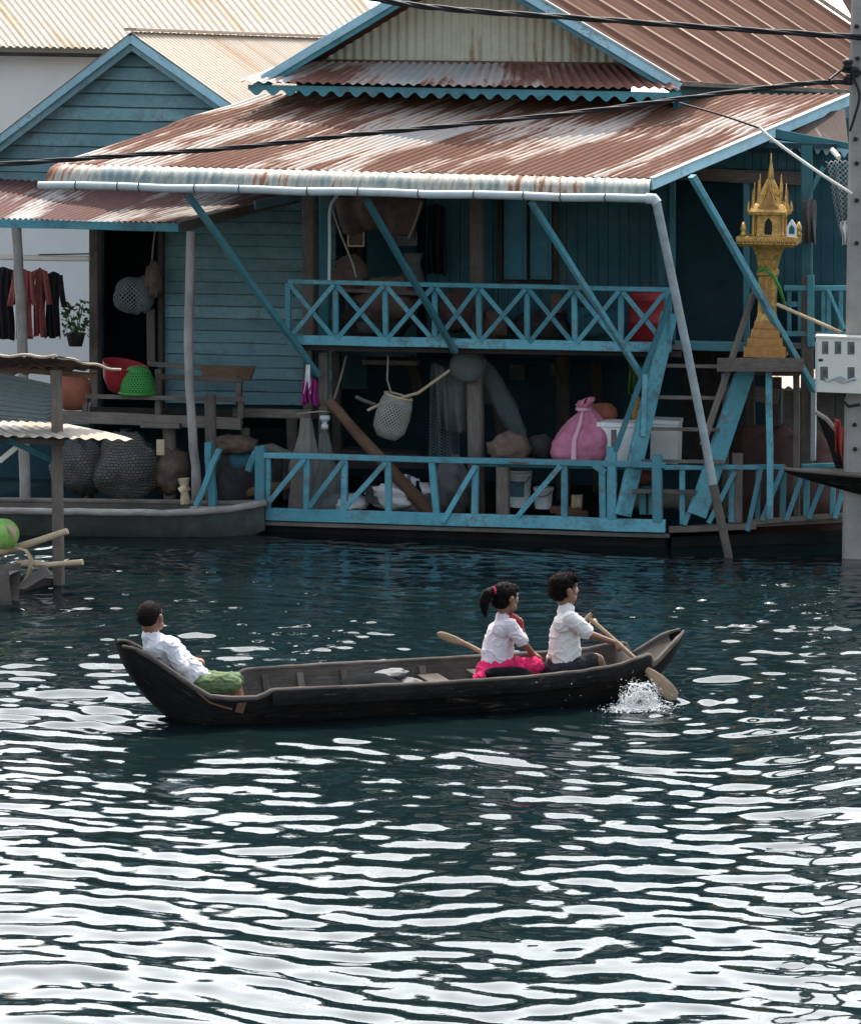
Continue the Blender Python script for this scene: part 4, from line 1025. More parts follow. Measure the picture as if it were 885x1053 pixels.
tag(MB().slab([K(161, 452, .5), K(169, 452, .5), K(169, 468, .5), K(161, 468, .5)], N * .02).build('paper_scrap', 'bamboo'), 'pale board scrap nailed to the stilt under the landing', 'scrap')
# moored boat by the landing
mb_ = thing('moored_boat', 'long weathered grey boat moored under the board house at left', 'boat', onz(130, 552, 0))
def hull(par, name, pts, mat, nseg=40, inner=None, deck_from=None):
    pass
mk0, mk1 = -.75, .0
def mfn(u, v):
    x = -160 + (262 + 160) * u; q = (v - .5) * 2
    b = .38 * min(1, ((1 - u) * 5) ** .6 if u < 1 else 0.001) + .02
    base = onz(x, 552 + .012 * x, 0)
    zg = .24 + .06 * max(0, (u - .8) / .2) ** 2; zk = -.12 + .16 * max(0, (u - .85) / .15) ** 2
    return base + N * (.38 + b * q) + Z * (zk + (zg - zk) * abs(q) ** 3.2)
MB().grid(mfn, 60, 20, lambda u, v: (u * 4, v)).build('hull', 'boat_green', mb_)
def mfn2(u, v):
    x = -160 + (258 + 160) * u; q = (v - .5) * 2
    b = .34 * min(1, ((1 - u) * 5) ** .6 if u < 1 else 0.001) + .01
    base = onz(x, 552 + .012 * x, 0); zg = .235 + .06 * max(0, (u - .8) / .2) ** 2
    return base + N * (.38 + b * q) + Z * (zg - .10 + .10 * abs(q) ** 4)
MB().grid(mfn2, 60, 12, lambda u, v: (u * 4, v)).build('floor', 'hull_inner', mb_)
MB().tube([mfn(u, 0) + Z * (.015 + .012 * mnoise.noise(V((u * 20, 0, 0)))) for u in [i / 40 for i in range(41)]], .035, 8).build('gunwale', 'pale_log', mb_)
MB().tube([mfn(u, 1) + Z * .01 for u in [i / 40 for i in range(41)]], .03, 8).build('gunwale', 'grey_wood', mb_)
for x0, x1, y in ((30, 118, 524), (196, 236, 523)):
    MB().beam(K(x0, y, -.05), K(x1, y - 1, -.02), .10, .035, n=3, wob=.004).build('loose_board', 'pale_log', mb_)

# ============================================================ RAFT WITH AWNINGS AT THE LEFT EDGE
KF = (onz(60, 602) - P0).dot(N)
ra = thing('market_raft', 'small raft stall with two tin awnings on a dark post at the left edge', 'raft', onz(20, 610))
MB().beam(K(58, 380, KF), K(61, 602, KF), .085, .085, up=N, n=4, wob=.004).build('post', 'grey_wood', ra)
MB().beam(K(-40, 460, KF + .5), K(-40, 606, KF + .5), .085, .085, up=N).build('post', 'grey_wood', ra)
MB().tin([(K(-70, 428, KF + .75), K(72, 437, KF + .7)), (K(-70, 447, KF - .55), K(142, 453, KF - .45))], pitch=.085, amp=.01, seed=12, ragged=.05, wave=.03, nv=8).build('awning', 'cream_tin_bright', ra)
MB().tin([(K(-70, 364, KF - .35), K(60, 367, KF - .3)), (K(-70, 384, KF + .7), K(124, 381, KF + .5))], pitch=.085, amp=.012, seed=21, ragged=.05, wave=.05, nv=8).build('awning', 'dark_tin', ra)
MB().tube([K(-70 + 128 * t, 364 + 2.5 * t + 1.2 * math.sin(t * 23), KF - .36) for t in [i / 24 for i in range(25)]], .014, 6).build('awning_highlight', 'cream_tin_bright', ra)  # cream tubes added as the sun-caught edge of the dark awning
MB().tube([K(56 + 68 * t, 366 + 15 * t + 1.0 * math.sin(t * 17), KF - .3 + .75 * t) for t in [i / 16 for i in range(17)]], .013, 6).build('awning_highlight', 'cream_tin_bright', ra)
MB().beam(K(-60, 373, KF + .2), K(100, 387, KF + .4), .05, .05).build('awning_beam', 'brown_wood', ra)
MB().beam(K(-60, 449, KF - .2), K(66, 455, KF - .1), .05, .05).build('awning_beam', 'grey_wood', ra)
MB().beam(K(8, 452, KF - .2), K(60, 476, KF + .1), .04, .05).build('awning_strut', 'teal_brace', ra)
MB().beam(K(0, 474, KF - .1), K(22, 456, KF - .1), .03, .045).build('awning_strut', 'white_pipe', ra)
def cw(u, v):
    x = -60 + 119 * u; yt = 370 + 22 * u + (u * 4); yb = 425 + 9 * u - 8 * max(0, (u - .9) * 10)
    return K(x, yt + (yb - yt) * v, KF + .25) - N * .012 * math.sin(6.28 * v * 9)
MB().grid(cw, 20, 90, lambda u, v: (v * .55, u * 1.2)).build('tin_screen', 'grey_tin', ra)
MB().slab([K(-60, 590, KF - .4), K(15, 592, KF - .4), K(66, 596, KF + .1), K(-60, 590, KF + .6)], Z * -.22).build('float', 'dark_wood', ra)
for (p, q, kk, r) in (((-30, 575), (70, 546), KF - .25, .034), ((18, 579), (86, 578), KF - .3, .028), ((-20, 585), (12, 586), KF - .45, .03)):
    log('bamboo_pole', [p, ((p[0] + q[0]) / 2, (p[1] + q[1]) / 2 + 2), q], kk, (r, r * .85), 'bamboo', ra)
MB().tube([K(16, 563, KF - .35), K(27, 566, KF - .37), K(33, 576, KF - .37), (K(30, 592, KF - .35)), K(22, 602, KF - .33)], [.02, .03, .035, .04, .045], 8, flat=.35).build('bent_strap', 'bamboo', ra)
MB().slab([K(14, 605, KF - .45), K(44, 582, KF - .4), K(52, 590, KF - .4), K(26, 606, KF - .45)], N * .05).build('float_board', 'grey_wood', ra)
gd = thing('green_melon', 'striped green melon resting on the raft bamboo at the left edge', 'melon', K(4, 562, KF - .35))
MB().blob(K(3, 549, KF - .35), (.145, .13, .135), 2, .03, 1.5, 24).build('rind', 'gourd', gd)
MB().tube([K(10, 541, KF - .42), K(14, 546, KF - .46), K(16, 554, KF - .46)], [.025, .03, .012], 7).build('stalk', 'bamboo', gd)
sm_ = thing('small_boat_end', 'grey end of a small boat beside the raft at the left edge', 'boat', onz(0, 622))
MB().grid(lambda u, v: onz(-60 + 76 * u, 620, 0) + N * (.3 * (v - .5) * 2 * (1 - u * .5)) + Z * (-.1 + (.36) * abs((v - .5) * 2) ** 3 + .06 * u), 12, 12).build('hull', 'grey_wood', sm_)
MB().grid(lambda u, v: onz(-60 + 76 * u, 620, 0) + N * (.28 * (v - .5) * 2 * (1 - u * .5)) + Z * (.2 + .06 * u), 12, 4).build('deck', 'clutter_grey', sm_)

# ============================================================ CLUTTER ON THE LOWER DECK
def bucket(x, y, r, h, k, mat, label, group=None, lab=False, lid=False):
    c = drop(K(x, y, k), ZD)
    t = thing('bucket', label, 'bucket', c, group)
    MB().lathe(c, [(r * .84, 0), (r * .86, .01), (r, h), (r * 1.06, h), (r * 1.06, h - .02), (r * .95, h - .005), (r * .8, .02)], 24).build('pail', mat, t)
    MB().lathe(c, [(r * .98, h * .86), (r * 1.04, h * .86), (r * 1.04, h * .9), (r * .98, h * .9)], 24).build('rim_band', mat, t)
    MB().tube([c + U * r * 1.02 + Z * h * .93, c + U * r * .7 - N * r * 1.0 + Z * h * .70, c - N * r * 1.25 + Z * h * .6, c - U * r * .7 - N * r * 1.0 + Z * h * .70, c - U * r * 1.02 + Z * h * .93], .005, 5).build('handle', 'clutter_grey', t)
    if lab: MB().grid(lambda u, v: c + (-N * math.cos((u - .62) * 1.5) + U * math.sin((u - .62) * 1.5)) * (r * (.9 + .1 * (.3 + .4 * v)) + .004) + Z * h * (.3 + .42 * v), 8, 3).build('sticker', 'bucket_label', t)
    return t
bg_ = 'buckets on the lower deck'
bucket(534, 527, .115, .37, .55, 'bucket_white', 'tall white paint bucket with a dark label behind the lower railing', bg_, True)
bucket(558, 529, .095, .21, .5, 'bucket_white', 'short white bucket standing right of the tall paint bucket', bg_)
bucket(386, 524, .115, .20, .45, 'clutter_grey', 'grey metal pail with black rim beside the white cloths', bg_)
tag(MB().lathe(drop(K(386, 524, .45), ZD + .19), [(.13, 0), (.15, .06), (.12, .10), (.02, .11)], 20).build('black_pot', 'bag_black'), 'black cooking pot sitting in the grey metal pail', 'pot')
wc = 'white sheets heaped behind the lower railing'
for x, y, rx, rz, s, lb, mt in ((412, 507, .32, .17, 31, 'large crumpled white sheet behind the diagonal pole', 'white_cloth'), (354, 517, .24, .09, 26, 'flat white cloth lying at the left of the heap', 'white_cloth'), (466, 500, .20, .26, 8, 'grey crumpled plastic sheet right of the diagonal pole', 'clutter_grey'), (438, 518, .17, .12, 12, 'small grey cloth bundle by the foot of the diagonal pole', 'clutter_grey')):
    c = K(x, y, .55)
    tag(MB().blob(c, (rx, .24, rz), s, .35, 2.2, 28).build('cloth_heap', mt), lb, 'cloth', wc)
tag(log('rowing_pole', [(338, 412), (368, 447), (402, 484), (444, 528)], .35, (.05, .075), 'brown_wood', None), 'thick brown timber pole slanting down across the store room opening', 'pole')
tag(MB().beam(K(350, 478, .7), K(356, 528, .7), .05, .04).build('short_stake', 'brown_wood'), 'short brown stake standing among the white cloths', 'stake')
tag(MB().slab([K(352, 462, 1.5), K(430, 467, 1.5), K(440, 482, 1.5), K(345, 482, 1.5)], N * .3).build('old_crate', 'clutter_dark'), 'dark wooden crate behind the white sheets', 'crate')
# pink sack, foam boxes and sacks on the counter
zc = K(560, 476, .3).z
def on_counter(x, k): return drop(K(x, 476, k), zc)
sk = thing('pink_sack', 'bulging pink woven sack tied at the neck on the counter', 'sack', on_counter(597, .35))
def skf(u, v):
    g_ = u * 6.2832
    hs = [(.0, .16), (.02, .25), (.10, .30), (.22, .30), (.34, .235), (.45, .13), (.52, .06), (.55, .05), (.58, .075), (.615, .095), (.61, .02)]
    i = v * (len(hs) - 1); a_ = int(min(i, len(hs) - 2)); t_ = i - a_
    h = hs[a_][0] + (hs[a_ + 1][0] - hs[a_][0]) * t_; r = hs[a_][1] + (hs[a_ + 1][1] - hs[a_][1]) * t_
    pl = .5 + .5 * min(1, max(0, (h - .25) / .25))
    r *= 1 + pl * .10 * math.sin(g_ * 7 + 2 * math.sin(h * 7)) + .16 * mnoise.noise(V((math.cos(g_) * 1.6, math.sin(g_) * 1.6, h * 5))) + .05 * mnoise.noise(V((math.cos(g_) * 6, math.sin(g_) * 6, h * 16)))
    return on_counter(598, .35) + V((math.cos(g_) * r + .04 * h, math.sin(g_) * r * .8, h * (1 + .06 * math.sin(g_ + 1))))
MB().grid(skf, 84, 44, lambda u, v: (u * 1.6, v * .8)).build('bag', 'pink_sack', sk)
MB().lathe(on_counter(598, .35), [(.06, .515), (.072, .52), (.072, .545), (.06, .55)], 16).build('tie', 'sack_tie', sk)
MB().tube([on_counter(590, .1) + Z * .05 - N * .05, on_counter(590, .12) + Z * .25 - N * .02, on_counter(596, .2) + Z * .42 - N * .02, on_counter(598, .3) + Z * .52 - N * .03], [.03, .025, .018, .01], 7, flat=.5).build('seam', 'sack_tie', sk)
tag(MB().blob(on_counter(617, .62) + Z * .47, (.16, .12, .10), 5, .15, 2).build('red_bundle', 'terracotta'), 'dull red bundle lying behind the pink sack', 'bundle')
fg = 'white foam boxes on the counter'
def foam(x0, x1, y, k, h, label, skew=0):
    z0 = drop(K(x0, y, k), zc); z1 = drop(K(x1, y, k), zc)
    t = thing('foam_box', label, 'box', z0.lerp(z1, .5), fg)
    MB().slab([z0 + Z * 0, z1, z1 + Z * (h - .045), z0 + Z * (h - .045)], N * .32).build('body', 'foam_white', t)
    MB().slab([z0 - N * .006 - U * .006 + Z * (h - .04), z1 - N * .006 + U * .006 + Z * (h - .04), z1 - N * .006 + U * .006 + Z * h, z0 - N * .006 - U * .006 + Z * h], N * .335).build('lid', 'foam_white', t)
foam(613, 653, 476, .25, .42, 'larger white foam box beside the pink sack')
foam(668, 696, 476, .6, .42, 'white foam box half hidden behind the stair steps')
tag(MB().beam(on_counter(631, .1), on_counter(630, .1) + Z * .37, .05, .03, up=N).build('wood_stick', 'grey_wood'), 'short upright wooden stick in front of the larger foam box', 'stick')
sb = 'sacks and bundles on the counter'
tag(MB().blob(on_counter(524, .4) + Z * .12, (.20, .18, .16), 7, .35, 2.5, flat_bottom=-.12).build('brown_sack', 'sack_brown'), 'crumpled brown sack lying at the left end of the counter', 'sack', sb)
tag(MB().blob(on_counter(555, .6) + Z * .11, (.14, .14, .13), 17, .2, 2.5, flat_bottom=-.11).build('brown_sack', 'clutter_dark'), 'dark round bundle between the brown sack and the pink sack', 'sack', sb)
tag(MB().lathe(on_counter(536, .12), [(.06, 0), (.14, .02), (.19, .04), (.18, .045), (.05, .015)], 24).build('clay_dish', 'terracotta'), 'shallow brown dish on the counter in front of the brown sack', 'dish')
tag(MB().blob(K(514, 408, 1.2), (.10, .1, .5), 3, .3, 2, R=Matrix.Rotation(-.5, 3, 'Y')).build('draped_net', 'net_grey'), 'blue grey net hanging down to the brown sack', 'net')
gw_ = 'firewood pieces on the lower deck'
for a, b2, y, lb in ((566, 598, 524, 'long split firewood log at the bottom of the small pile'), (572, 604, 528, 'front firewood log nearest the lower railing'), (588, 598, 515, 'short firewood block standing on the small pile')):
    q0, q1 = K(a, y, .5), K(b2, y + .5, .5)
    tag(MB().beam(q0, q1, .09, .07 if b2 - a > 15 else .13, n=3, wob=.008).build('firewood', 'bamboo' if a == 588 else 'brown_wood'), lb, 'firewood', gw_)
tb = thing('plastic_crate', 'small teal plastic crate on the deck beside the stair foot', 'crate', drop(K(665, 528, .3), ZD))
MB().slab([K(657, 503, .3), K(673, 503, .3), K(673, 529, .3), K(657, 529, .3)], N * .22).build('tub', 'teal_plastic', tb)
MB().beam(K(656, 507, .29), K(674, 507, .29), .02, .03).build('rim', 'teal_plastic', tb)
MB().beam(K(665, 503, .285), K(665, 528, .285), .025, .012, up=N).build('strap', 'dark_wood', tb)
log_([(640, 512), (690, 513), (735, 515)], .7, (.11, .10), 'thick pale log lying behind the stairs at deck level', 'pale_log')
# hanging things under the upper deck
mg = thing('cast_cloth', 'magenta and white cloth hanging from the left brace', 'cloth', K(318, 420, .35))
drape('magenta_part', [(313, 390), (319, 386), (325, 391)], 27, .33, 'magenta_cloth', None, None, 2, .06, 4, .05, .5, parent=mg)
drape('white_part', [(315, 375), (319, 375)], 30, .28, 'white_cloth', None, None, 5, .03, 1, .03, .9, parent=mg)
nn_ = 'fishing nets hanging under the upper deck'
def netcol(x, y0, y1, k, mat, prof, lb):
    p0 = K(x, y0, k); Hh = (p0 - K(x, y1, k)).length; s_ = rnd(0, 9)
    def nf(u, v):
        g_ = u * 6.2832; r = float(np.interp(v, [q[1] for q in prof], [q[0] for q in prof]))
        r *= 1 + .30 * mnoise.noise(V((math.cos(g_) * 1.5 + s_, math.sin(g_) * 1.5, v * 3))) + .12 * math.sin(g_ * 6 + v * 5 + s_)
        return p0 - Z * Hh * v + V((math.cos(g_) * r + .03 * mnoise.noise(V((v * 4, s_, 0))), math.sin(g_) * r * .8, 0))
    tag(MB().grid(nf, 48, 26, lambda u, v: (u * .8, v * Hh)).build('fishing_net', mat), lb, 'fishing net', nn_)
def netblob(x, y, rx, rz, k, mat, seed, lb, amp=.3): tag(MB().blob(K(x, y, k), (rx, .14, rz), seed, amp, 2.4, 26).build('fishing_net', mat), lb, 'fishing net', nn_)
netcol(314, 430, 524, .35, 'net_fawn', [(.05, 0), (.07, .2), (.10, .35), (.15, .55), (.14, .8), (.15, 1)], 'fawn net bundled round the left deck post')
netcol(334, 446, 526, .42, 'net_dense', [(.045, 0), (.06, .15), (.09, .35), (.17, .6), (.18, .85), (.15, 1)], 'grey net wound on the post beside the fawn net')
drape('fishing_net', [(446, 372), (462, 380), (498, 384)], 64, 1.0, 'net_dense', 'dark net pocket hanging below the round hoop', 'fishing net', 4, .05, 3, .1, -.3, group=nn_)
drape('fishing_net', [(442, 374), (470, 378)], 150, 1.3, 'net_grey', 'long grey net hanging down to the deck left of the middle post', 'fishing net', 8, .06, 3, .1, .25, group=nn_)
tag(MB().lathe(K(334, 441, .3), [(.035, 0), (.035, .04), (.02, .05), (.03, .08), (.05, .09), (.05, .13), (.03, .135)], 14).build('pipe_fitting', 'pvc'), 'small white pipe fitting on the net wrapped post', 'fitting')
hb = thing('hanging_basket', 'pale wire mesh basket hanging on a cord under the upper deck', 'basket', K(404, 450, .6))
Rb = Matrix.Rotation(.28, 3, V(N))
def bkf(u, v):
    g_ = u * 6.2832; prof = [(.0, -.24), (.10, -.235), (.165, -.15), (.175, -.02), (.165, .12), (.14, .2)]
    i = min(int(v * 5), 4); t = v * 5 - i; r = prof[i][0] + (prof[i + 1][0] - prof[i][0]) * t; h = prof[i][1] + (prof[i + 1][1] - prof[i][1]) * t
    return K(404, 427, .6) + Rb @ V((math.cos(g_) * r, math.sin(g_) * r * .8, h))
MB().grid(bkf, 30, 15, lambda u, v: (u * 1.1, v * .55)).build('mesh', 'basket_mesh', hb)
MB().tube([bkf(i / 30, 1) for i in range(31)], .012, 6).build('rim', 'bamboo', hb)
MB().tube([K(402, 404, .6), K(398, 390, .6), K(399, 366, .6)], .01, 6).build('cord', 'rope_grey', hb)
ld_ = thing('landing_net', 'round landing net with a long handle hung below the upper deck', 'landing net', K(480, 394, .7))
hc = K(480, 376, .7)
MB().tube([hc + U * .17 * math.cos(t) + Z * .17 * math.sin(t) + N * .03 for t in [i * 6.2832 / 24 for i in range(25)]], .012, 6).build('hoop', 'clutter_grey', ld_)
MB().blob(hc, (.165, .11, .165), 3, .06, 2, 24).build('net', 'net_dense', ld_)
MB().tube([hc - U * .17 - Z * .05, K(430, 404, .65), K(392, 415, .6), K(378, 422, .6)], .016, 7).build('handle', 'bamboo', ld_)
tag(MB().tube([K(366, 408, .65), K(374, 412, .62), K(386, 416, .6)], .02, 6).build('forked_branch', 'grey_wood'), 'short forked branch beside the net handle', 'branch')
cable('hanging_rod', [(356, 366, 1.0), (350, 390, 1.0), (342, 415, 1.0)], .012, 'thin grey rod slanting beside the left deck post', 'rope_grey', cat='rod')
cable('tie_rope', [(305, 426, .35), (332, 423, .3), (350, 426, .6)], .009, 'pale rope tied across the net wrapped posts', 'rope_grey', cat='rope')
tag(MB().blob(K(653, 420, .6), (.05, .05, .15), 4, .3, 2).build('yellow_cloth', 'gold_dull'), 'narrow yellow cloth hanging beside the stair handrail', 'cloth')
for x, y, kk, lb, w_, h_ in ((505, 399, 2.6, 'pale grey paper hung at the left on the store room wall', .14, .34), (531, 383, 3.2, 'small pale paper on the dark store room wall', .17, .17), (572, 380, 3.2, 'square of grey paper near the stairs on the store room wall', .15, .13)):
    q = K(x, y, kk)
    tag(MB().slab([q - U * w_ / 2 - Z * h_ / 2, q + U * w_ / 2 - Z * h_ / 2, q + U * w_ / 2 + Z * h_ / 2, q - U * w_ / 2 + Z * h_ / 2], N * .01).build('wall_paper_sheet', 'clutter_grey'), lb, 'paper', 'papers on the store room wall')

# ============================================================ CLUTTER ON THE VERANDA
br = thing('plastic_barrel', 'red plastic barrel at the right end of the upper veranda', 'barrel', K(665, 350, .8))
cb = K(664, 351.5, .8)
MB().lathe(cb, [(.15, 0), (.17, .02), (.175, .18), (.182, .19), (.182, .21), (.175, .22), (.175, .40), (.182, .41), (.182, .43), (.17, .44), (.165, .50), (.17, .52), (.12, .525)], 26).build('body', 'red_plastic', br)
MB().lathe(cb, [(.168, .50), (.176, .50), (.176, .53), (.10, .54)], 26).build('lid', 'red_plastic', br)
drape('hammock', [(342, 204), (385, 198), (436, 206)], 38, 1.5, 'sack_brown', 'brown hammock cloth gathered under the porch ceiling', 'hammock', 3, .06, 3, .12, -.25)
fp = 'frames and boards hung under the porch'
for x0, x1, y0, y1, kk, mt, lb in ((358, 374, 224, 253, 1.6, 'sack_brown', 'brown framed board hung at the left of the porch'), (400, 428, 239, 252, 1.6, 'clutter_grey', 'small grey board hung in the middle of the porch')):
    t = thing('hung_board', lb, 'board', K((x0 + x1) / 2, y1, kk), fp)
    MB().slab([K(x0, y0, kk), K(x1, y0, kk), K(x1, y1, kk), K(x0, y1, kk)], N * .02).build('panel', mt, t)
    f_ = MB()
    for p, q in (((x0, y0), (x1, y0)), ((x0, y1), (x1, y1)), ((x0, y0), (x0, y1)), ((x1, y0), (x1, y1))): f_.beam(K(*p, kk - .015), K(*q, kk - .015), .016, .016)
    f_.build('frame', 'bamboo' if x0 < 380 else 'grey_wood', t)
rp = 'ropes and rods hanging on the porch'
cable('white_rod', [(348, 200, .2), (339.5, 214, .2), (339, 250, .2), (338.5, 288, .2)], .016, 'white bent pipe standing at the left of the porch', 'pvc', group=rp, cat='rod')
cable('hanging_rope', [(341, 214, .5), (350, 240, .5), (362, 270, .5), (366, 285, .5)], .010, 'pale rope slanting down from the white bent pipe', 'rope_grey', group=rp, cat='rope')
cable('hanging_rope', [(433, 208, 1.2), (428, 225, 1.2), (420, 245, 1.2)], .011, 'pale rope hanging at the right of the small grey board', 'rope_grey', group=rp, cat='rope')
tag(MB().lathe(K(424, 294, 1.5), [(.14, 0), (.11, .12), (.075, .22), (.09, .30), (.10, .33), (.05, .335)], 20, wob=.1).build('plastic_bag', 'clutter_grey'), 'pale grey plastic bag standing on the porch shelf', 'bag')
tag(MB().slab([K(350, 296, 1.2), K(440, 300, 1.2), K(440, 302, 2.0), K(350, 298, 2.0)], Z * -.04).build('porch_table', 'grey_wood'), 'low grey table top behind the crossed railing', 'table')
bs = 'bundles on the upper veranda'
for x, y, rx, rz, kk, s, mt, lb in ((360, 283, .18, .2, 1.5, 2, 'sack_brown', 'dull brown bundle on the table at the left of the veranda'), (398, 308, .3, .22, 1.4, 5, 'sack_brown', 'wide brown bundle behind the second crossed bay'), (388, 330, .35, .2, 1.5, 8, 'clutter_dark', 'dark heap under the wide brown bundle'), (470, 320, .17, .22, 1.3, 11, 'brown_tarp', 'reddish brown bundle just left of the middle veranda post'), (508, 334, .15, .17, 1.5, 13, 'sack_brown', 'small brown bundle just right of the middle veranda post'), (560, 336, .4, .16, 1.6, 15, 'clutter_dark', 'long dark bundle below the blue window'), (612, 332, .28, .19, 1.5, 18, 'teal_wall', 'dark teal bundle left of the red barrel'), (600, 306, .08, .10, 1.5, 21, 'clutter_grey', 'small grey ball on the bundles near the brace')):
    tag(MB().blob(K(x, y, kk), (rx, .2, rz), s, .28, 2.3, 24).build('cloth_bundle', mt), lb, 'bundle', bs)
tag(MB().slab([K(566, 302, 1.6), K(577, 302, 1.6), K(577, 326, 1.6), K(566, 326, 1.6)], N * .08).build('cardboard_piece', 'brown_wood'), 'brown upright board behind the crossed railing below the window', 'board')
tag(MB().lathe(K(380, 343, .8), [(.05, 0), (.12, .02), (.13, .1), (.135, .105)], 16).build('metal_pan', 'clutter_grey'), 'small grey pan on the veranda floor', 'pan')
# cloth and nets at the right wing
drape('hung_towel', [(826, 206), (833, 203), (838.5, 206)], 46, .95, 'clutter_grey', 'grey pink towel wrapped round the right veranda post', 'towel', 6, .04, 2, .08, .0)
drape('hung_net', [(848, 166), (862, 164), (880, 166)], 78, .9, 'net_white', 'white square mesh net hanging under the scalloped valance beside the pole', 'net', 3, .05, 3, .08, -.55, bot=870)
drape('pale_cloth', [(864, 228), (875, 226)], 24, .85, 'white_cloth', 'pale cloth at the bottom of the hanging white net', 'cloth', 6, .04, 2, .05, -.4)

# ============================================================ UNDER THE RIGHT WING: BOAT, TARP, FAR SHED
tag(MB().blob(K(822, 520, 1.5), (.75, .5, .78), 4, .32, 1.9, 44).build('tarpaulin_mound', 'brown_tarp'), 'large brown tarpaulin covered mound behind the right railing', 'tarpaulin')
db = thing('longtail_boat', 'dark wooden boat with pointed prow resting over the right railing beside the pole', 'boat', K(850, 500, -.1))
def prow(u, v):
    x = 806 + 130 * u; q = (v - .5) * 2; b = .02 + .34 * u ** .7
    yt = 483 + 7 * u
    dpt = (.02 + .27 * u ** .85)
    return K(x, yt, -.1) + N * (b * q) - Z * dpt * (1 - abs(q) ** 2.2)
MB().grid(prow, 24, 16, lambda u, v: (u * 1.4, v)).build('hull', 'hull_wood', db)
MB().grid(lambda u, v: K(806 + 130 * u, 483 + 7 * u, -.1) + N * ((.02 + .33 * u ** .7) * (v - .5) * 2) + Z * .012, 24, 6, lambda u, v: (u * 1.4, v)).build('deck', 'grey_wood', db)
MB().tube([prow(u, 0) + Z * .012 for u in [i / 16 for i in range(17)]], .018, 7).build('gunwale', 'grey_wood', db)
db2 = thing('upturned_prow', 'raised dark boat prow with a pale rim leaning behind the concrete pole', 'boat', K(856, 480, .35))
MB().slab([K(838, 424, .35), K(848, 430, .33), K(862, 450, .30), K(872, 480, .28), (K(868, 500, .28)), K(860, 486, .30), K(850, 455, .33)], N * .25).build('stem', 'hull_wood', db2)
MB().tube([K(838, 424, .33), K(849, 431, .31), K(862, 446, .28), K(873, 470, .26)], .022, 7).build('rim', 'pale_log', db2)
drape('red_flag', [(858, 430), (862, 432), (872, 452)], 34, .1, 'red_cloth', 'red cloth hanging beside the concrete pole above the dark prow', 'cloth', 2, .05, 2, .04, .1)
ft = thing('far_shed', 'pale plank shed seen through the gap under the right wing', 'shed', drop(K(840, 520, 6), 0))
vboards(806, 960, 402, 560, 6.0, 'grey_wood', 'wall', ft, 24)
MB().slab([K(800, 392, 6.05), K(960, 392, 6.05), K(960, 470, 6.05), K(800, 470, 6.05)], N * .1).build('pale_panel', 'white_plaster', ft)
MB().tin([(K(780, 350, 8), K(980, 352, 8)), (K(780, 398, 5.7), K(980, 400, 5.7))], pitch=.11, amp=.016).build('roof', 'cream_tin', ft)

# ---- more of the household things the photograph shows in the shade
hk = 'cloths hung in the shade of the house'
drape('hung_cloth', [(646, 372), (653, 371), (660, 374)], 34, .9, 'leaf', 'dark green cloth hanging behind the stair handrail', 'cloth', 4, .04, 2, .06, -.1, group=hk)
drape('hung_cloth', [(352, 228), (362, 224), (376, 228)], 62, 2.6, 'clutter_dark', 'dark cloth hung deep inside the porch at left', 'cloth', 9, .05, 3, .08, .1, group=hk)
drape('hung_cloth', [(440, 212), (449, 210), (458, 214)], 70, 2.0, 'black_cloth', 'black garment hung on the porch wall left of the window', 'cloth', 12, .05, 3, .06, .1, group=hk)
drape('hung_cloth', [(272, 470), (285, 464), (300, 469)], 46, 1.2, 'clutter_grey', 'grey rag hung under the house behind the railing end', 'cloth', 15, .06, 3, .06, .1, group=hk)
tag(MB().lathe(drop(K(660, 498, .75), ZD + .25), [(.05, 0), (.10, .04), (.11, .1), (.08, .17), (.06, .2), (.075, .22)], 18, wob=.06).build('clay_pot', 'terracotta'), 'small reddish clay pot behind the stair steps', 'pot')
tag(MB().beam(K(770, 404, 1.9), K(800, 408, 1.9), .04, .16, up=Z).build('cross_board', 'grey_wood'), 'dark grey cross board under the shrine platform', 'board')
for i, (x0, y0, x1, y1, kk, lb) in enumerate(((770, 388, 772, 520, 1.9, 'dark upright post under the shrine platform, nearest the stairs'), (798, 388, 797, 500, 2.0, 'dark upright post under the shrine platform, nearest the concrete pole'))):
    tag(MB().beam(K(x0, y0, kk), K(x1, y1, kk), .10, .10, up=N).build('shed_post', 'dark_wood'), lb, 'post', 'posts under the shrine platform')
for i, (x, h_, lb) in enumerate(((420, .30, 'small clear bottle standing beside the white sheets'), (429, .24, 'shorter dark bottle standing beside the clear bottle'))):
    tag(MB().lathe(drop(K(x, 526, .4), ZD), [(.035, 0), (.04, .01), (.04, h_ * .6), (.018, h_ * .8), (.016, h_), (.005, h_)], 14).build('bottle', 'bag_grey' if i == 0 else 'bag_black'), lb, 'bottle', 'bottles on the lower deck')
# ============================================================ THE CANOE
cn = thing('canoe', 'long dark wooden canoe with raised ends carrying three children across the water', 'boat', drop(BOAT0.lerp(BOAT1, .5), 0))
ST = [(122, .085, 0.545, .505), (126, .13, 0.550, .42), (135, .17, 0.535, .31), (150, .215, 0.475, .165), (170, .265, 0.375, .03), (190, .30, 0.275, -.05), (205, .32, 0.210, -.09), (225, .34, 0.195, -.10), (250, .37, 0.195, -.11),
      (258, .375, 0.215, -.11), (266, .38, 0.242, -.11), (350, .42, 0.242, -.12), (430, .43, 0.238, -.12), (520, .42, 0.242, -.12), (580, .38, 0.255, -.11), (620, .325, 0.275, -.08), (637, .29, 0.305, -.045), (651, .25, 0.320, -.01), (654, .24, 0.315, .0),
      (658, .22, 0.235, .03), (670, .185, 0.300, .10), (685, .135, 0.385, .215), (695, .075, 0.430, .33), (701, .03, 0.450, .425)]
STX = [s[0] for s in ST]
def bprof(x): return [float(np.interp(x, STX, [s[i] for s in ST])) for i in (1, 2, 3)]
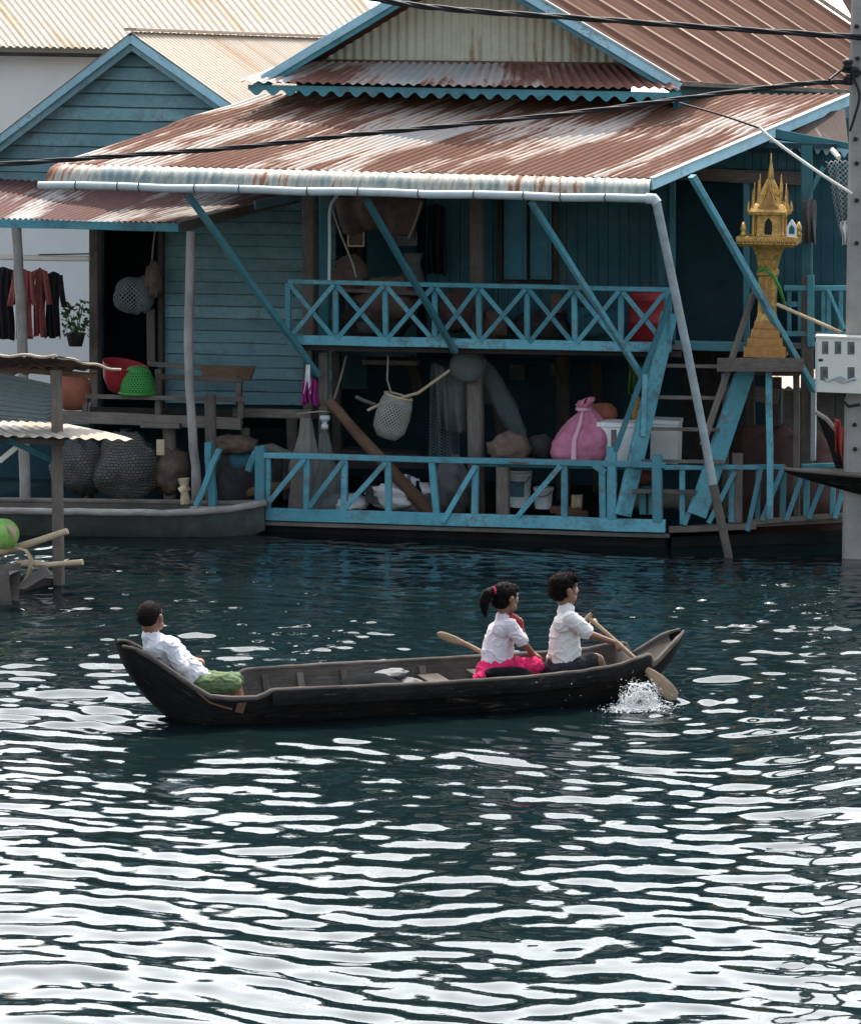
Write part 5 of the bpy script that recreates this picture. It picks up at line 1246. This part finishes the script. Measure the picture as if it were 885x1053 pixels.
def bpos(x):
    q = B(x, 720, 0); s = (q - BOAT0).dot(BE)
    return drop(BOAT0, 0) + BE * s
xs_b = sorted(set([122, 124, 126, 129, 132, 135] + list(range(140, 700, 5)) + [258, 651, 654, 658, 699, 701]))
def sect(x, q, d=0.0, zoff=0.0, pw=3.0):
    b, zg, zk = bprof(x); b = max(.01, b - d); zk = min(zk + d * 1.3, zg - .002)
    return bpos(x) + BM * (b * q * (1 + 0)) + Z * (zk + (zg + zoff - zk) * abs(q) ** pw)
NQ = 24
mbh = MB()
mbh.grid(lambda u, v: sect(xs_b[round(u * (len(xs_b) - 1))], (v - .5) * 2), len(xs_b) - 1, NQ, lambda u, v: (u * 4, v * 1.0))
hull_o = mbh.build('hull', 'hull_wood', cn)
xi = [x for x in xs_b if 138 <= x <= 690]
def inner(x, q):
    b, zg, zk = bprof(x); b = max(.01, b - .028)
    fl = min(zk + .07, zg - .03)
    if x < 205: fl = max(fl, zg - .11 + .0 * x)
    if x > 640: fl = max(fl, zg - .05)
    return bpos(x) + BM * (b * q) + Z * (fl + (zg - fl) * abs(q) ** (3.4 if 205 <= x <= 640 else 2.2))
MB().grid(lambda u, v: inner(xi[round(u * (len(xi) - 1))], (v - .5) * 2), len(xi) - 1, NQ, lambda u, v: (u * 4, v)).build('inside', 'hull_inner', cn)
for sgn in (-1, 1):
    pts = []
    for x in [x for x in xs_b if 124 <= x <= 699]:
        b, zg, zk = bprof(x); pts.append(bpos(x) + BM * sgn * (b - .012) + Z * (zg + .004 + .004 * mnoise.noise(V((x * .06, sgn, 0)))))
    MB().tube(pts, [.012 if (x < 140 or x > 690) else .019 for x in [x for x in xs_b if 124 <= x <= 699]], 7).build('gunwale', 'rim_wood', cn)
    pl_ = []
    xx = [x for x in xs_b if 262 <= x <= 654]
    for x in xx:
        b, zg, zk = bprof(x); pl_.append(bpos(x) + BM * sgn * (b + .012) + Z * (zg - .03))
    b_ = MB(); n_ = len(xx)
    b_.grid(lambda u, v: pl_[round(u * (n_ - 1))] + BM * sgn * .012 * math.sin(v * math.pi) + Z * (.035 - .10 * v), n_ - 1, 4, lambda u, v: (u * 3.2, v * .1))
    b_.build('rub_plank', 'hull_wood', cn)
    for x in (285, 322, 368, 450, 548):
        b, zg, zk = bprof(x)
        q0 = inner(x, sgn * .96); q1 = inner(x, sgn * .74) + Z * .02
        MB().beam(q0, q1, .04, .05, up=BE).build('rib', 'hull_inner', cn)
for x, z_, w_ in ((200, .15, .16), (385, .10, .22), (455, .14, .16), (512, .16, .26), (580, .16, .26)):
    b, zg, zk = bprof(x)
    MB().beam(bpos(x) - BM * (b - .085) + Z * z_, bpos(x) + BM * (b - .085) + Z * z_, w_, .03).build('thwart', 'hull_inner', cn)
# patches and wear boards on the hull
MB().slab([sect(x, q) - BM * .012 for x, q in ((232, -.97), (240, -.97), (238, -.86), (230, -.88))], BM * .01).build('patch', 'brown_wood', cn)
MB().tube([sect(192 + i * 3.2, -.985 + .07 * i / 10) - BM * .006 for i in range(12)], .008, 6).build('plank_seam', 'brown_wood', cn)
# loose things in the canoe
def bz(x, off, z): return bpos(x) + BM * off + Z * z
bb = thing('black_bag', 'black bag with a grey flap lying in the middle of the canoe', 'bag', bz(388, 0, .1))
MB().blob(bz(380, -.02, .15), (.25, .22, .10), 3, .16, 2.0, 30).build('bag_body', 'bag_black', bb)
MB().blob(bz(404, .10, .22), (.13, .13, .03), 7, .3, 2.4, 26, R=Matrix.Rotation(-.15, 3, 'Y')).build('bag_flap', 'bag_grey', bb)
tag(MB().blob(bz(420, .0, .15), (.10, .12, .05), 12, .3, 2.4, 24).build('grey_cloth', 'bag_grey'), 'folded grey cloth beside the black bag in the canoe', 'cloth')
tag(MB().beam(bz(335, -.05, .14), bz(372, -.12, .15), .14, .02).build('floor_board', 'pale_log'), 'pale loose board lying in the canoe left of the black bag', 'board')
tag(MB().beam(bz(445, -.2, .16), bz(500, -.15, .17), .08, .02).build('bailing_board', 'grey_wood'), 'flat grey board lying in the canoe behind the girl', 'board')
def paddle(label, p_blade, p_neck, p_grip, bl_w, nrm):
    t = thing('paddle', label, 'paddle', p_blade)
    p_blade, p_neck, p_grip = V(p_blade), V(p_neck), V(p_grip)
    ax = (p_neck - p_blade).normalized(); sd_ = ax.cross(nrm).normalized(); nm = sd_.cross(ax)
    L = (p_neck - p_blade).length
    def bf(u, v):
        a = v * 6.2832
        prof = [(0, .15), (.04, .62), (.12, .88), (.3, 1.0), (.55, .9), (.8, .55), (.95, .28), (1, .22)]
        ww = float(np.interp(u, [p[0] for p in prof], [p[1] for p in prof])) * bl_w
        th = .008 + .010 * u
        return p_blade + ax * (L * u) + sd_ * math.cos(a) * ww + nm * math.sin(a) * th
    MB().grid(bf, 18, 14, lambda u, v: (u * .5, v * .2)).build('blade', 'paddle_wood', t)
    MB().tube([p_neck - ax * .05, p_neck.lerp(p_grip, .5), p_grip], [.018, .016, .015], 8).build('shaft', 'paddle_wood', t)
    MB().tube([p_grip - sd_ * .035, p_grip + sd_ * .035], .016, 8).build('grip', 'paddle_wood', t)
    return t

# ============================================================ CHILDREN
def prim(bm_v, bm_f, kind, *a):
    b = len(bm_v)
    if kind == 'c':
        p0, r0, p1, r1 = V(a[0]), a[1], V(a[2]), a[3]
        d = p1 - p0; L = d.length
        if L < 1e-5: d = V((0, 0, 1))
        d.normalize(); x = d.orthogonal().normalized(); y = d.cross(x); k = 14
        rings = []
        for i in range(5):
            t = math.pi / 2 * i / 5; rings.append((p0 - d * r0 * math.cos(t), r0 * math.sin(t)))
        rings.append((p0, r0)); rings.append((p1, r1))
        for i in range(4, -1, -1):
            t = math.pi / 2 * i / 5; rings.append((p1 + d * r1 * math.cos(t), r1 * math.sin(t)))
        for c, r in rings:
            for j in range(k):
                g = 6.28319 * j / k; bm_v.append(c + (x * math.cos(g) + y * math.sin(g)) * max(r, .0004))
        for i in range(len(rings) - 1):
            for j in range(k): bm_f.append([b + i * k + j, b + i * k + (j + 1) % k, b + (i + 1) * k + (j + 1) % k, b + (i + 1) * k + j])
        bm_f.append([b + j for j in range(k - 1, -1, -1)]); bm_f.append([b + (len(rings) - 1) * k + j for j in range(k)])
    else:
        c, rad, R = V(a[0]), a[1], a[2]; k, n = 20, 12
        for i in range(n + 1):
            th = math.pi * i / n
            for j in range(k):
                g = 6.28319 * j / k
                s_ = max(math.sin(th), .004)
                bm_v.append(c + R @ V((s_ * math.cos(g) * rad[0], s_ * math.sin(g) * rad[1], math.cos(th) * rad[2])))
        for i in range(n):
            for j in range(k): bm_f.append([b + i * k + j, b + (i + 1) * k + j, b + (i + 1) * k + (j + 1) % k, b + i * k + (j + 1) % k])
        bm_f.append([b + j for j in range(k)]); bm_f.append([b + n * k + j for j in range(k - 1, -1, -1)])
def fuse(name, prims, mat, parent, voxel=.007, it=3, disp=None):
    vs, fs = [], []
    for p in prims: prim(vs, fs, *p)
    me = bpy.data.meshes.new('tmp'); me.from_pydata([tuple(v) for v in vs], [], fs)
    bm = bmesh.new(); bm.from_mesh(me); bmesh.ops.recalc_face_normals(bm, faces=bm.faces); bm.to_mesh(me); bm.free()
    o = bpy.data.objects.new('tmp', me); COL.objects.link(o)
    r = o.modifiers.new('r', 'REMESH'); r.mode = 'VOXEL'; r.voxel_size = voxel
    s = o.modifiers.new('s', 'SMOOTH'); s.factor = .5; s.iterations = it
    dg = bpy.context.evaluated_depsgraph_get(); ev = o.evaluated_get(dg); m2 = bpy.data.meshes.new_from_object(ev)
    nv = [v.co.copy() for v in m2.vertices]; nn = [v.normal.copy() for v in m2.vertices]
    ff = [list(p.vertices) for p in m2.polygons]
    bpy.data.objects.remove(o); bpy.data.meshes.remove(m2)
    if disp: nv = [v + n * disp(v) for v, n in zip(nv, nn)]
    return link(name, nv, ff, None, [True] * len(ff), mat, parent)
def cone(p0, r0, p1, r1): return ('c', p0, r0, p1, r1)
def ell(c, rad, R): return ('e', c, rad, R)
def basis(f, up):
    f = V(f).normalized(); l = V(up).cross(f).normalized(); u = f.cross(l)
    return Matrix((f, l, u)).transposed()
def folds(seed, a=.006, fr=9):
    def f(v):
        n1 = mnoise.noise(v * fr * .8 + V((seed, 0, 0)))
        q = V((v.x * 10 + v.z * 12, v.y * 10, v.z * 13 - v.x * 10 + seed))
        w_ = (1 - min(1, abs(mnoise.noise(q)) * 5)); w2 = 1 - min(1, abs(mnoise.noise(q * 1.9 + V((3, seed, 1)))) * 5)
        return a * (.9 * n1 + .75 * w_ + .15 * w2) - a * .5 + .0012 * mnoise.noise(v * 60)
    return f
def hand(prims, wrist, d, palm_n, curl=.9, s=.78, thumb_side=1):
    """palm, four unequal bent fingers and a thumb from the side of the palm; d points to the knuckles, palm_n out of the palm"""
    d = V(d).normalized(); pn = V(palm_n); pn = (pn - d * pn.dot(d)).normalized(); sd_ = d.cross(pn)
    w = V(wrist); kn = w + d * .062 * s
    prims.append(cone(w, .020 * s, w + d * .02 * s, .022 * s))
    for i in range(4):
        o = (i - 1.5) * .0175 * s
        prims.append(cone(w + d * .012 * s + sd_ * o * .7, .013 * s, kn + sd_ * o - d * (.004 if i in (0, 3) else 0), .0115 * s))
        ln = (.052, .060, .056, .044)[i] * s * .95; r = (.0098, .0102, .0098, .0088)[i] * s
        p = kn + sd_ * o; ang = 0
        for j, f in enumerate((.45, .32, .26)):
            ang += curl * (.75, 1.0, .7)[j]
            q = p + (d * math.cos(ang) + pn * math.sin(ang)) * ln * f * 1.15
            prims.append(cone(p, r, q, r * .92)); p = q; r *= .92
    t0 = w + d * .018 * s + sd_ * thumb_side * .02 * s; t1 = t0 + (d * .6 + sd_ * thumb_side * .7 + pn * .35).normalized() * .034 * s
    t2 = t1 + (d * .75 + pn * .6 - sd_ * thumb_side * .15).normalized() * .03 * s
    prims.append(cone(t0, .013 * s, t1, .0115 * s)); prims.append(cone(t1, .0115 * s, t2, .0095 * s))
def head(prims, c, R, s=1.0):
    """skull, jaw, nose, lips, brow, cheeks and ears around c; R columns are forward, left, up"""
    def P(f, l, u): return c + R @ V((f, l, u)) * s
    E = lambda f, l, u, a, b, d_: prims.append(ell(P(f, l, u), (a * s, b * s, d_ * s), R))
    E(-.008, 0, .022, .092, .073, .082); E(.012, 0, -.025, .070, .060, .078)
    E(.042, 0, -.078, .028, .032, .022)                           # chin
    E(.045, 0, -.045, .034, .046, .038)                           # muzzle
    E(.062, 0, .030, .022, .050, .014)                            # brow
    for q in (-1, 1):
        E(.050, q * .034, -.018, .024, .022, .022)                 # cheek
        E(-.004, q * .076, -.004, .017, .012, .029); E(-.010, q * .084, .004, .015, .008, .023); E(.0, q * .071, -.03, .009, .007, .010)   # ear
        E(.030, q * .05, -.052, .030, .016, .026)                  # jaw
    prims.append(cone(P(.074, 0, .020), .0085 * s, P(.092, 0, -.014), .0115 * s)); E(.082, .010, -.019, .010, .008, .007); E(.082, -.010, -.019, .010, .008, .007)
    E(.078, 0, -.042, .009, .020, .0055); E(.076, 0, -.052, .009, .018, .006)
    return P
def hair_prims(P, R, s, lst):
    return [ell(P(f, l, u), (a * s, b * s, c * s), R) for f, l, u, a, b, c in lst]
def strands(par, hp, n, ln, seed, lean, r=.0011, spread=.5, only=None):
    """single hairs standing off the hair mass, so its outline is not smooth"""
    rs = random.Random(seed); b = MB(); k = 0
    while k < n:
        e = hp[rs.randrange(len(hp))]
        if e[0] != 'e': continue
        c, rad, R = V(e[1]), e[2], e[3]
        d = V((rs.gauss(0, 1), rs.gauss(0, 1), rs.gauss(.3, 1))).normalized()
        p = c + R @ V((d.x * rad[0], d.y * rad[1], d.z * rad[2]))
        if any(q is not e and q[0] == 'e' and (lambda w: (w.x / q[2][0]) ** 2 + (w.y / q[2][1]) ** 2 + (w.z / q[2][2]) ** 2)(q[3].transposed() @ (p - V(q[1]))) < .93 for q in hp): continue
        o = (R @ d); t = (o * spread + lean * rs.uniform(.5, 1.2) + V((rs.gauss(0, .3), rs.gauss(0, .3), rs.gauss(0, .3)))).normalized()
        L = ln * rs.uniform(.5, 1.3); k += 1
        b.tube([p - o * .004, p + t * L * .5, p + t * L - Z * L * .15], [r, r * .9, r * .3], 3, False)
    return b.build('loose_hair', 'hair', par)
def face_bits(P, R, par, s=1.0):
    for q in (-1, 1):
        e = MB(); e.blob(P(.064, q * .030, .006), (.0115 * s, .0135 * s, .0115 * s), 0, 0, 1, 14); eo = e.build('eye', 'eye_white', par)
        MB().blob(P(.0705, q * .030, .006), (.0062 * s,) * 3, 0, 0, 1, 10).build('iris', 'hair', eo)
        MB().tube([P(.076, q * .016, .030), P(.078, q * .030, .035), P(.066, q * .046, .030)], [.004, .0045, .002], 6).build('eyebrow', 'hair', par)
    MB().tube([P(.084, -.018, -.0465), P(.0875, 0, -.047), P(.084, .018, -.0465)], [.003, .0042, .003], 6).build('lips', 'lip', par)

def J(x, y, off=0.0): return B(x, y, off)

# ---------- boy with the paddle
t = thing('person', 'boy in cream short sleeved shirt and black shorts paddling at the bow of the canoe', 'person', bz(578, 0, .16))
HC = J(580, 606.5, .02); Rh = basis(BE + BM * .12 + Z * .02, Z)
sk = []
P = head(sk, HC, Rh, 1.14)
pel, wai, che, nek = J(573, 688), J(576, 668), J(581, 646), J(583, 627)
shn, shf = J(585, 636, -.115), J(586, 635, .115)
eln, elf = J(606.5, 652.5, -.15), J(606, 655, .17)
wrn, wrf = J(632, 661, -.12), J(606, 643.5, .10)
grip, neckp, tip = J(604.5, 634.5, .02), J(661, 684.5, -.25), J(695, 719, -.34)
sk += [cone(pel, .09, wai, .078), cone(wai, .078, che, .084), cone(J(580, 642, -.06), .05, J(580, 642, .06), .05), cone(nek, .046, HC + Rh @ V((-.02, 0, -.05)), .045),
       cone(shn, .042, eln, .029), cone(eln, .03, wrn, .019), cone(shf, .042, elf, .029), cone(elf, .03, wrf, .019), cone(che, .06, shn + Z * -.015, .038), cone(che, .06, shf + Z * -.015, .038)]
paxis = (neckp - grip).normalized()
hand(sk, wrn, paxis * .55 + BE * .55 - Z * .2 - BM * .1, V((0, 0, -1)) + BM * .9, 1.15, .80, -1)
hand(sk, wrf, V((0, 0, 1)) * .8 + BE * .2 - BM * .5, BE * .8 - BM * .5, 1.1, .78, 1)
kn_n, kn_f = J(614, 679, -.11), J(612, 678, .13); an_n, an_f = J(628, 706, -.10), J(626, 704, .10)
for k_, a_, s_ in ((kn_n, an_n, -1), (kn_f, an_f, 1)):
    sk += [cone(pel + BM * s_ * .06, .07, k_, .047), cone(k_, .046, a_, .029), cone(a_, .028, a_ + BE * .11 - Z * .02, .020)]
body = fuse('body', sk, 'skin', t, .0055, 3)
face_bits(P, Rh, t, 1.14)
hr = hair_prims(P, Rh, 1.14, [(-.016, 0, .036, .091, .080, .078), (-.036, 0, -.006, .070, .072, .064), (.030, 0, .078, .056, .062, .034), (.056, 0, .064, .032, .056, .026)])
fuse('hair', hr, 'hair', t, .0045, 1, lambda v: .004 * mnoise.noise(v * 42) + .006 * mnoise.noise(v * 110))
shp = [cone(J(578.5, 686), .128, J(580.5, 668), .122), cone(J(580.5, 668), .122, J(580.5, 649), .110), cone(J(579, 642, -.055), .080, J(579, 642, .055), .080), cone(J(580, 645), .09, shn, .060), cone(J(580, 645), .09, shf, .060),
       cone(shn, .060, shn.lerp(eln, .80), .056), cone(shf, .060, shf.lerp(elf, .80), .056), cone(J(581, 635), .066, J(581.5, 626.5), .064)]
fuse('shirt', shp, 'shirt_cream', t, .0065, 2, folds(3, .009))
sho = [cone(J(570, 692), .102, J(574, 684), .10)]
for k_, s_ in ((kn_n, -1), (kn_f, 1)): sho.append(cone(pel + BM * s_ * .06, .083, (pel + BM * s_ * .06).lerp(k_, .86), .064))
fuse('shorts', sho, 'shorts_black', t, .007, 2, folds(8, .006))
strands(t, hr, 900, .020, 5, Rh @ V((-.1, 0, .45)))
paddle('wooden paddle held by the boy, its blade dipping into the splash', tip, neckp, grip, .058, CAM - tip)

# ---------- girl with the ponytail
t = thing('person', 'girl with a ponytail in white shirt and bright pink skirt seated in the canoe', 'person', bz(514, 0, .16))
HC = J(519.5, 615, .0); Rh = basis(BE + BM * .30 - Z * .10, Z)
sk = []
P = head(sk, HC, Rh, 1.11)
pel, wai, che, nek = J(510, 690), J(512, 672), J(517, 650), J(519, 636)
shn, shf = J(524, 643, -.11), J(523, 641, .11)
eln, elf = J(539.5, 663, -.15), J(540, 664, .15)
wrn, wrf = J(549, 674, -.03), J(548, 672, .07)
sk += [cone(pel, .09, wai, .076), cone(wai, .076, che, .078), cone(J(516, 649, -.06), .05, J(516, 649, .06), .05), cone(nek, .043, HC + Rh @ V((-.02, 0, -.05)), .042),
       cone(shn, .038, eln, .027), cone(eln, .028, wrn, .018), cone(shf, .038, elf, .027), cone(elf, .028, wrf, .018), cone(che, .055, shn + Z * -.015, .034), cone(che, .055, shf + Z * -.015, .034)]
hand(sk, wrn, BE * .9 - Z * .35 + BM * .1, V((0, 0, -1)), .45, .74, 1)
hand(sk, wrf, BE * .9 - Z * .35 - BM * .1, V((0, 0, -1)), .45, .74, -1)
kn_n, kn_f = J(549, 686, -.11), J(549, 685, .11); an_n, an_f = J(530, 706, -.12), J(530, 706, .10)
for k_, a_, s_ in ((kn_n, an_n, -1), (kn_f, an_f, 1)):
    sk += [cone(pel + BM * s_ * .06, .07, k_, .046), cone(k_, .045, a_, .028), cone(a_, .027, a_ - BE * .1, .019)]
fuse('body', sk, 'skin', t, .0055, 3)
face_bits(P, Rh, t, 1.11)
hr = hair_prims(P, Rh, 1.11, [(-.014, 0, .030, .092, .078, .078), (-.036, 0, -.010, .066, .070, .062), (.040, 0, .062, .045, .062, .034)]) + [cone(P(-.10, 0, .045), .026, P(-.125, 0, .035), .030)]
tl = [P(-.118, 0, .042), P(-.15, 0, .025), P(-.165, 0, -.02), P(-.16, 0, -.07), P(-.145, 0, -.115)]
for i in range(4): hr.append(cone(tl[i], (.034, .042, .040, .030)[i], tl[i + 1], (.042, .040, .030, .010)[i]))
fuse('hair', hr, 'hair', t, .006, 2, lambda v: .006 * mnoise.noise(V((v.x * 30, v.y * 30, v.z * 18))) + .004 * mnoise.noise(v * 90))
strands(t, hr, 500, .028, 6, Rh @ V((-1, 0, .25)), spread=.12)
MB().lathe(P(-.105, 0, .045), [(.024, -.01), (.033, -.008), (.033, .008), (.024, .01)], 14, axis=(Rh @ V((-1, 0, -.25)))).build('hair_band', 'skirt_pink', t)
shp = [cone(J(510.5, 686), .125, J(511.5, 670), .118), cone(J(511.5, 670), .118, J(514, 653), .106), cone(J(515, 648, -.055), .074, J(515, 648, .055), .074), cone(J(515, 651), .085, shn, .056), cone(J(515, 651), .085, shf, .056),
       cone(shn, .056, shn.lerp(eln, .74), .054), cone(shf, .056, shf.lerp(elf, .74), .054), cone(J(516.5, 643), .062, J(517, 635), .060)]
fuse('shirt', shp, 'shirt_pink', t, .0065, 2, folds(5, .009))
skt = [cone(J(498, 699, -.10), .035, J(540, 697, -.16), .035), cone(J(504, 692, -.03), .11, J(512, 688, 0), .115), cone(J(512, 688, -.06), .09, kn_n, .066), cone(J(512, 688, .06), .09, kn_f, .066), cone(kn_n, .068, kn_f, .066), cone(J(494, 697, -.08), .055, J(508, 690, -.06), .09)]
fuse('skirt', skt, 'skirt_pink', t, .006, 1, lambda v, g=folds(2, .010, 12): g(v) + .006 * math.sin((v.x + v.y * .6) * 75 + 3 * mnoise.noise(v * 9)))
scf = [cone(J(526, 634, -.03), .030, J(533, 640, .02), .034), cone(J(533, 640, .02), .034, J(537, 655, .05), .028), cone(J(516, 636, 0), .038, J(526, 634, .0), .036)]
fuse('scarf', scf[:2], 'red_plastic', t, .006, 2, folds(9, .006, 16))
tag(MB().blob(J(522, 693, -.22), (.17, .06, .05), 5, .2, 2).build('dark_pouch', 'bag_black'), 'small black pouch on the canoe rim beside the pink skirt', 'pouch')
paddle('spare paddle with pale blade sticking up behind the girl', J(449, 651.5, .1), J(484, 664, .15), J(530, 690, .2), .030, CAM - J(450, 650))

# ---------- boy leaning back at the stern
t = thing('person', 'boy with cropped hair in white shirt and green shorts leaning back at the stern', 'person', bz(205, 0, .12))
FD = (BE + BM * 1.05).normalized()
HC = J(155, 635, .0); Rh = basis(FD + Z * .05, Z - BE * .05)
sk = []
P = head(sk, HC, Rh, 1.11)
pel, wai, che, nek = J(203, 702, .0), J(192, 688, .0), J(173, 669, .0), J(158, 655, .0)
shn, shf = J(174, 664, -.11), J(163, 659, .13)
eln, elf = J(186, 686, -.15), J(188, 680, .16)
wrn, wrf = J(194, 680, .02), J(200, 678, .08)
sk += [cone(pel, .088, wai, .078), cone(wai, .078, che, .082), cone(J(165, 667, -.06), .05, J(162, 665, .07), .05), cone(nek, .050, HC + Rh @ V((-.025, 0, -.05)), .052),
       cone(shn, .040, eln, .028), cone(eln, .029, wrn, .019), cone(shf, .040, elf, .028), cone(elf, .029, wrf, .019), cone(che, .06, shn + Z * -.015, .038), cone(che, .06, shf + Z * -.015, .038)]
hand(sk, wrn, BE * .4 + BM * .6 + Z * .3, BM * .4 - Z + BE * .2, .7, .76, 1)
hand(sk, wrf, BE * .7 - BM * .5, -Z, .7, .76, -1)
kn_n, kn_f = J(240, 703, -.13), J(241, 700, .12); an_n, an_f = J(250, 732, -.10), J(250, 730, .12)
for k_, a_, s_ in ((kn_n, an_n, -1), (kn_f, an_f, 1)):
    sk += [cone(pel + BM * s_ * .06, .07, k_, .048), cone(k_, .046, a_, .029), cone(a_, .027, a_ + BE * .1 + Z * .03, .019)]
fuse('body', sk, 'skin', t, .0055, 3)
face_bits(P, Rh, t, 1.11)
hr = hair_prims(P, Rh, 1.11, [(-.014, 0, .030, .090, .075, .078), (-.040, 0, .002, .056, .066, .052), (.022, 0, .062, .052, .058, .034)])
fuse('hair', hr, 'hair_short', t, .006, 2, lambda v: .002 * mnoise.noise(v * 70))
strands(t, hr, 900, .007, 7, V((0, 0, .2)), .0009, 1.0)
shp = [cone(J(204, 703), .112, J(189, 690), .122), cone(J(189, 690), .122, J(172, 671), .122), cone(J(163, 666, -.05), .088, J(160, 664, .07), .085), cone(J(168, 668), .10, shn, .062), cone(J(168, 668), .09, shf, .058),
       cone(shn, .062, eln, .054), cone(eln, .054, eln.lerp(wrn, .35), .046), cone(shf, .058, elf, .048), cone(J(158, 661), .072, J(155.5, 655), .070)]
fuse('shirt', shp, 'shirt_white', t, .006, 2, folds(13, .010))
sho = [cone(J(208, 704), .098, J(204, 698), .096)]
for k_, s_ in ((kn_n, -1), (kn_f, 1)): sho.append(cone(pel + BM * s_ * .06, .085, (pel + BM * s_ * .06).lerp(k_, 1.0), .066))
fuse('shorts', sho, 'shorts_green', t, .007, 2, folds(4, .010, 12))

# ============================================================ SPLASH AT THE BLADE
mt, nt, b = nodes_of('splash_water'); b.inputs['Base Color'].default_value = (.85, .88, .9, 1); b.inputs['Roughness'].default_value = .25
b.inputs['Transmission Weight'].default_value = .15; b.inputs['IOR'].default_value = 1.33
MATS['splash_water'] = mt
sp_ = MB()
def drop_(q, s, d):
    o = d.orthogonal().normalized(); o2 = d.cross(o)
    vs = [q - d * s, q + o * s * .6, q + (o * -.5 + o2 * .87) * s * .6, q + (o * -.5 - o2 * .87) * s * .6, q + d * s * 1.8]
    sp_.add(vs, [[0, 2, 1], [0, 3, 2], [0, 1, 3], [4, 1, 2], [4, 2, 3], [4, 3, 1]], None, True)
def arc(f, a, jit=0.0):
    r = (.045 + .0098 * f) * (1 + .12 * math.sin(a * 4 + f * 1.7) + .10 * mnoise.noise(V((a * 3, f, 0))))
    return SPLASH + BE * (-math.cos(a) * r * 1.0) + BM * (.05 * math.sin(f * 2.1) + .03 * mnoise.noise(V((a * 4, f * 3, 1)))) + Z * (max(.003, math.sin(a) * r * 1.15) + .012)
for f in range(11):                                          # thin curling ropes of water
    for seg in range(5):
        a0 = rnd(-.1, 2.8); a1 = a0 + rnd(.25, .8)
        pts = [arc(f, a0 + (a1 - a0) * i / 7) for i in range(8)]
        sp_.tube(pts, [.0012, .003, .0045, .004, .0048, .0035, .0025, .001], 5)
for i in range(2300):                                        # spray following the curl
    f = random.choice(range(11)) + random.random(); a = rnd(-.15, 3.3)
    q = arc(f, a) + V((random.gauss(0, .010), random.gauss(0, .03), random.gauss(0, .010)))
    if random.random() > .85: q = q + Z * abs(random.gauss(0, .035)) + BE * random.gauss(0, .04)
    q.z = max(q.z, .004)
    drop_(q, random.choice((.0022, .003, .004, .005)) * rnd(.7, 1.2), V((math.sin(a), 0, math.cos(a))).normalized())
for i in range(1500):                                        # froth on the water under it
    q = SPLASH + BE * random.gauss(-.03, .10) + BM * random.gauss(-.03, .06) + Z * abs(random.gauss(.006, .010))
    drop_(q, rnd(.003, .010), V((rnd(-1, 1), rnd(-1, 1), .1)).normalized())
for i in range(25):
    q = SPLASH + BE * random.gauss(-.1, .28) + BM * random.gauss(0, .15) + Z * abs(random.gauss(.05, .10))
    drop_(q, rnd(.003, .005), V((rnd(-1, 1), 0, 1)).normalized())
so = sp_.build('splash', 'splash_water'); so['kind'] = 'stuff'
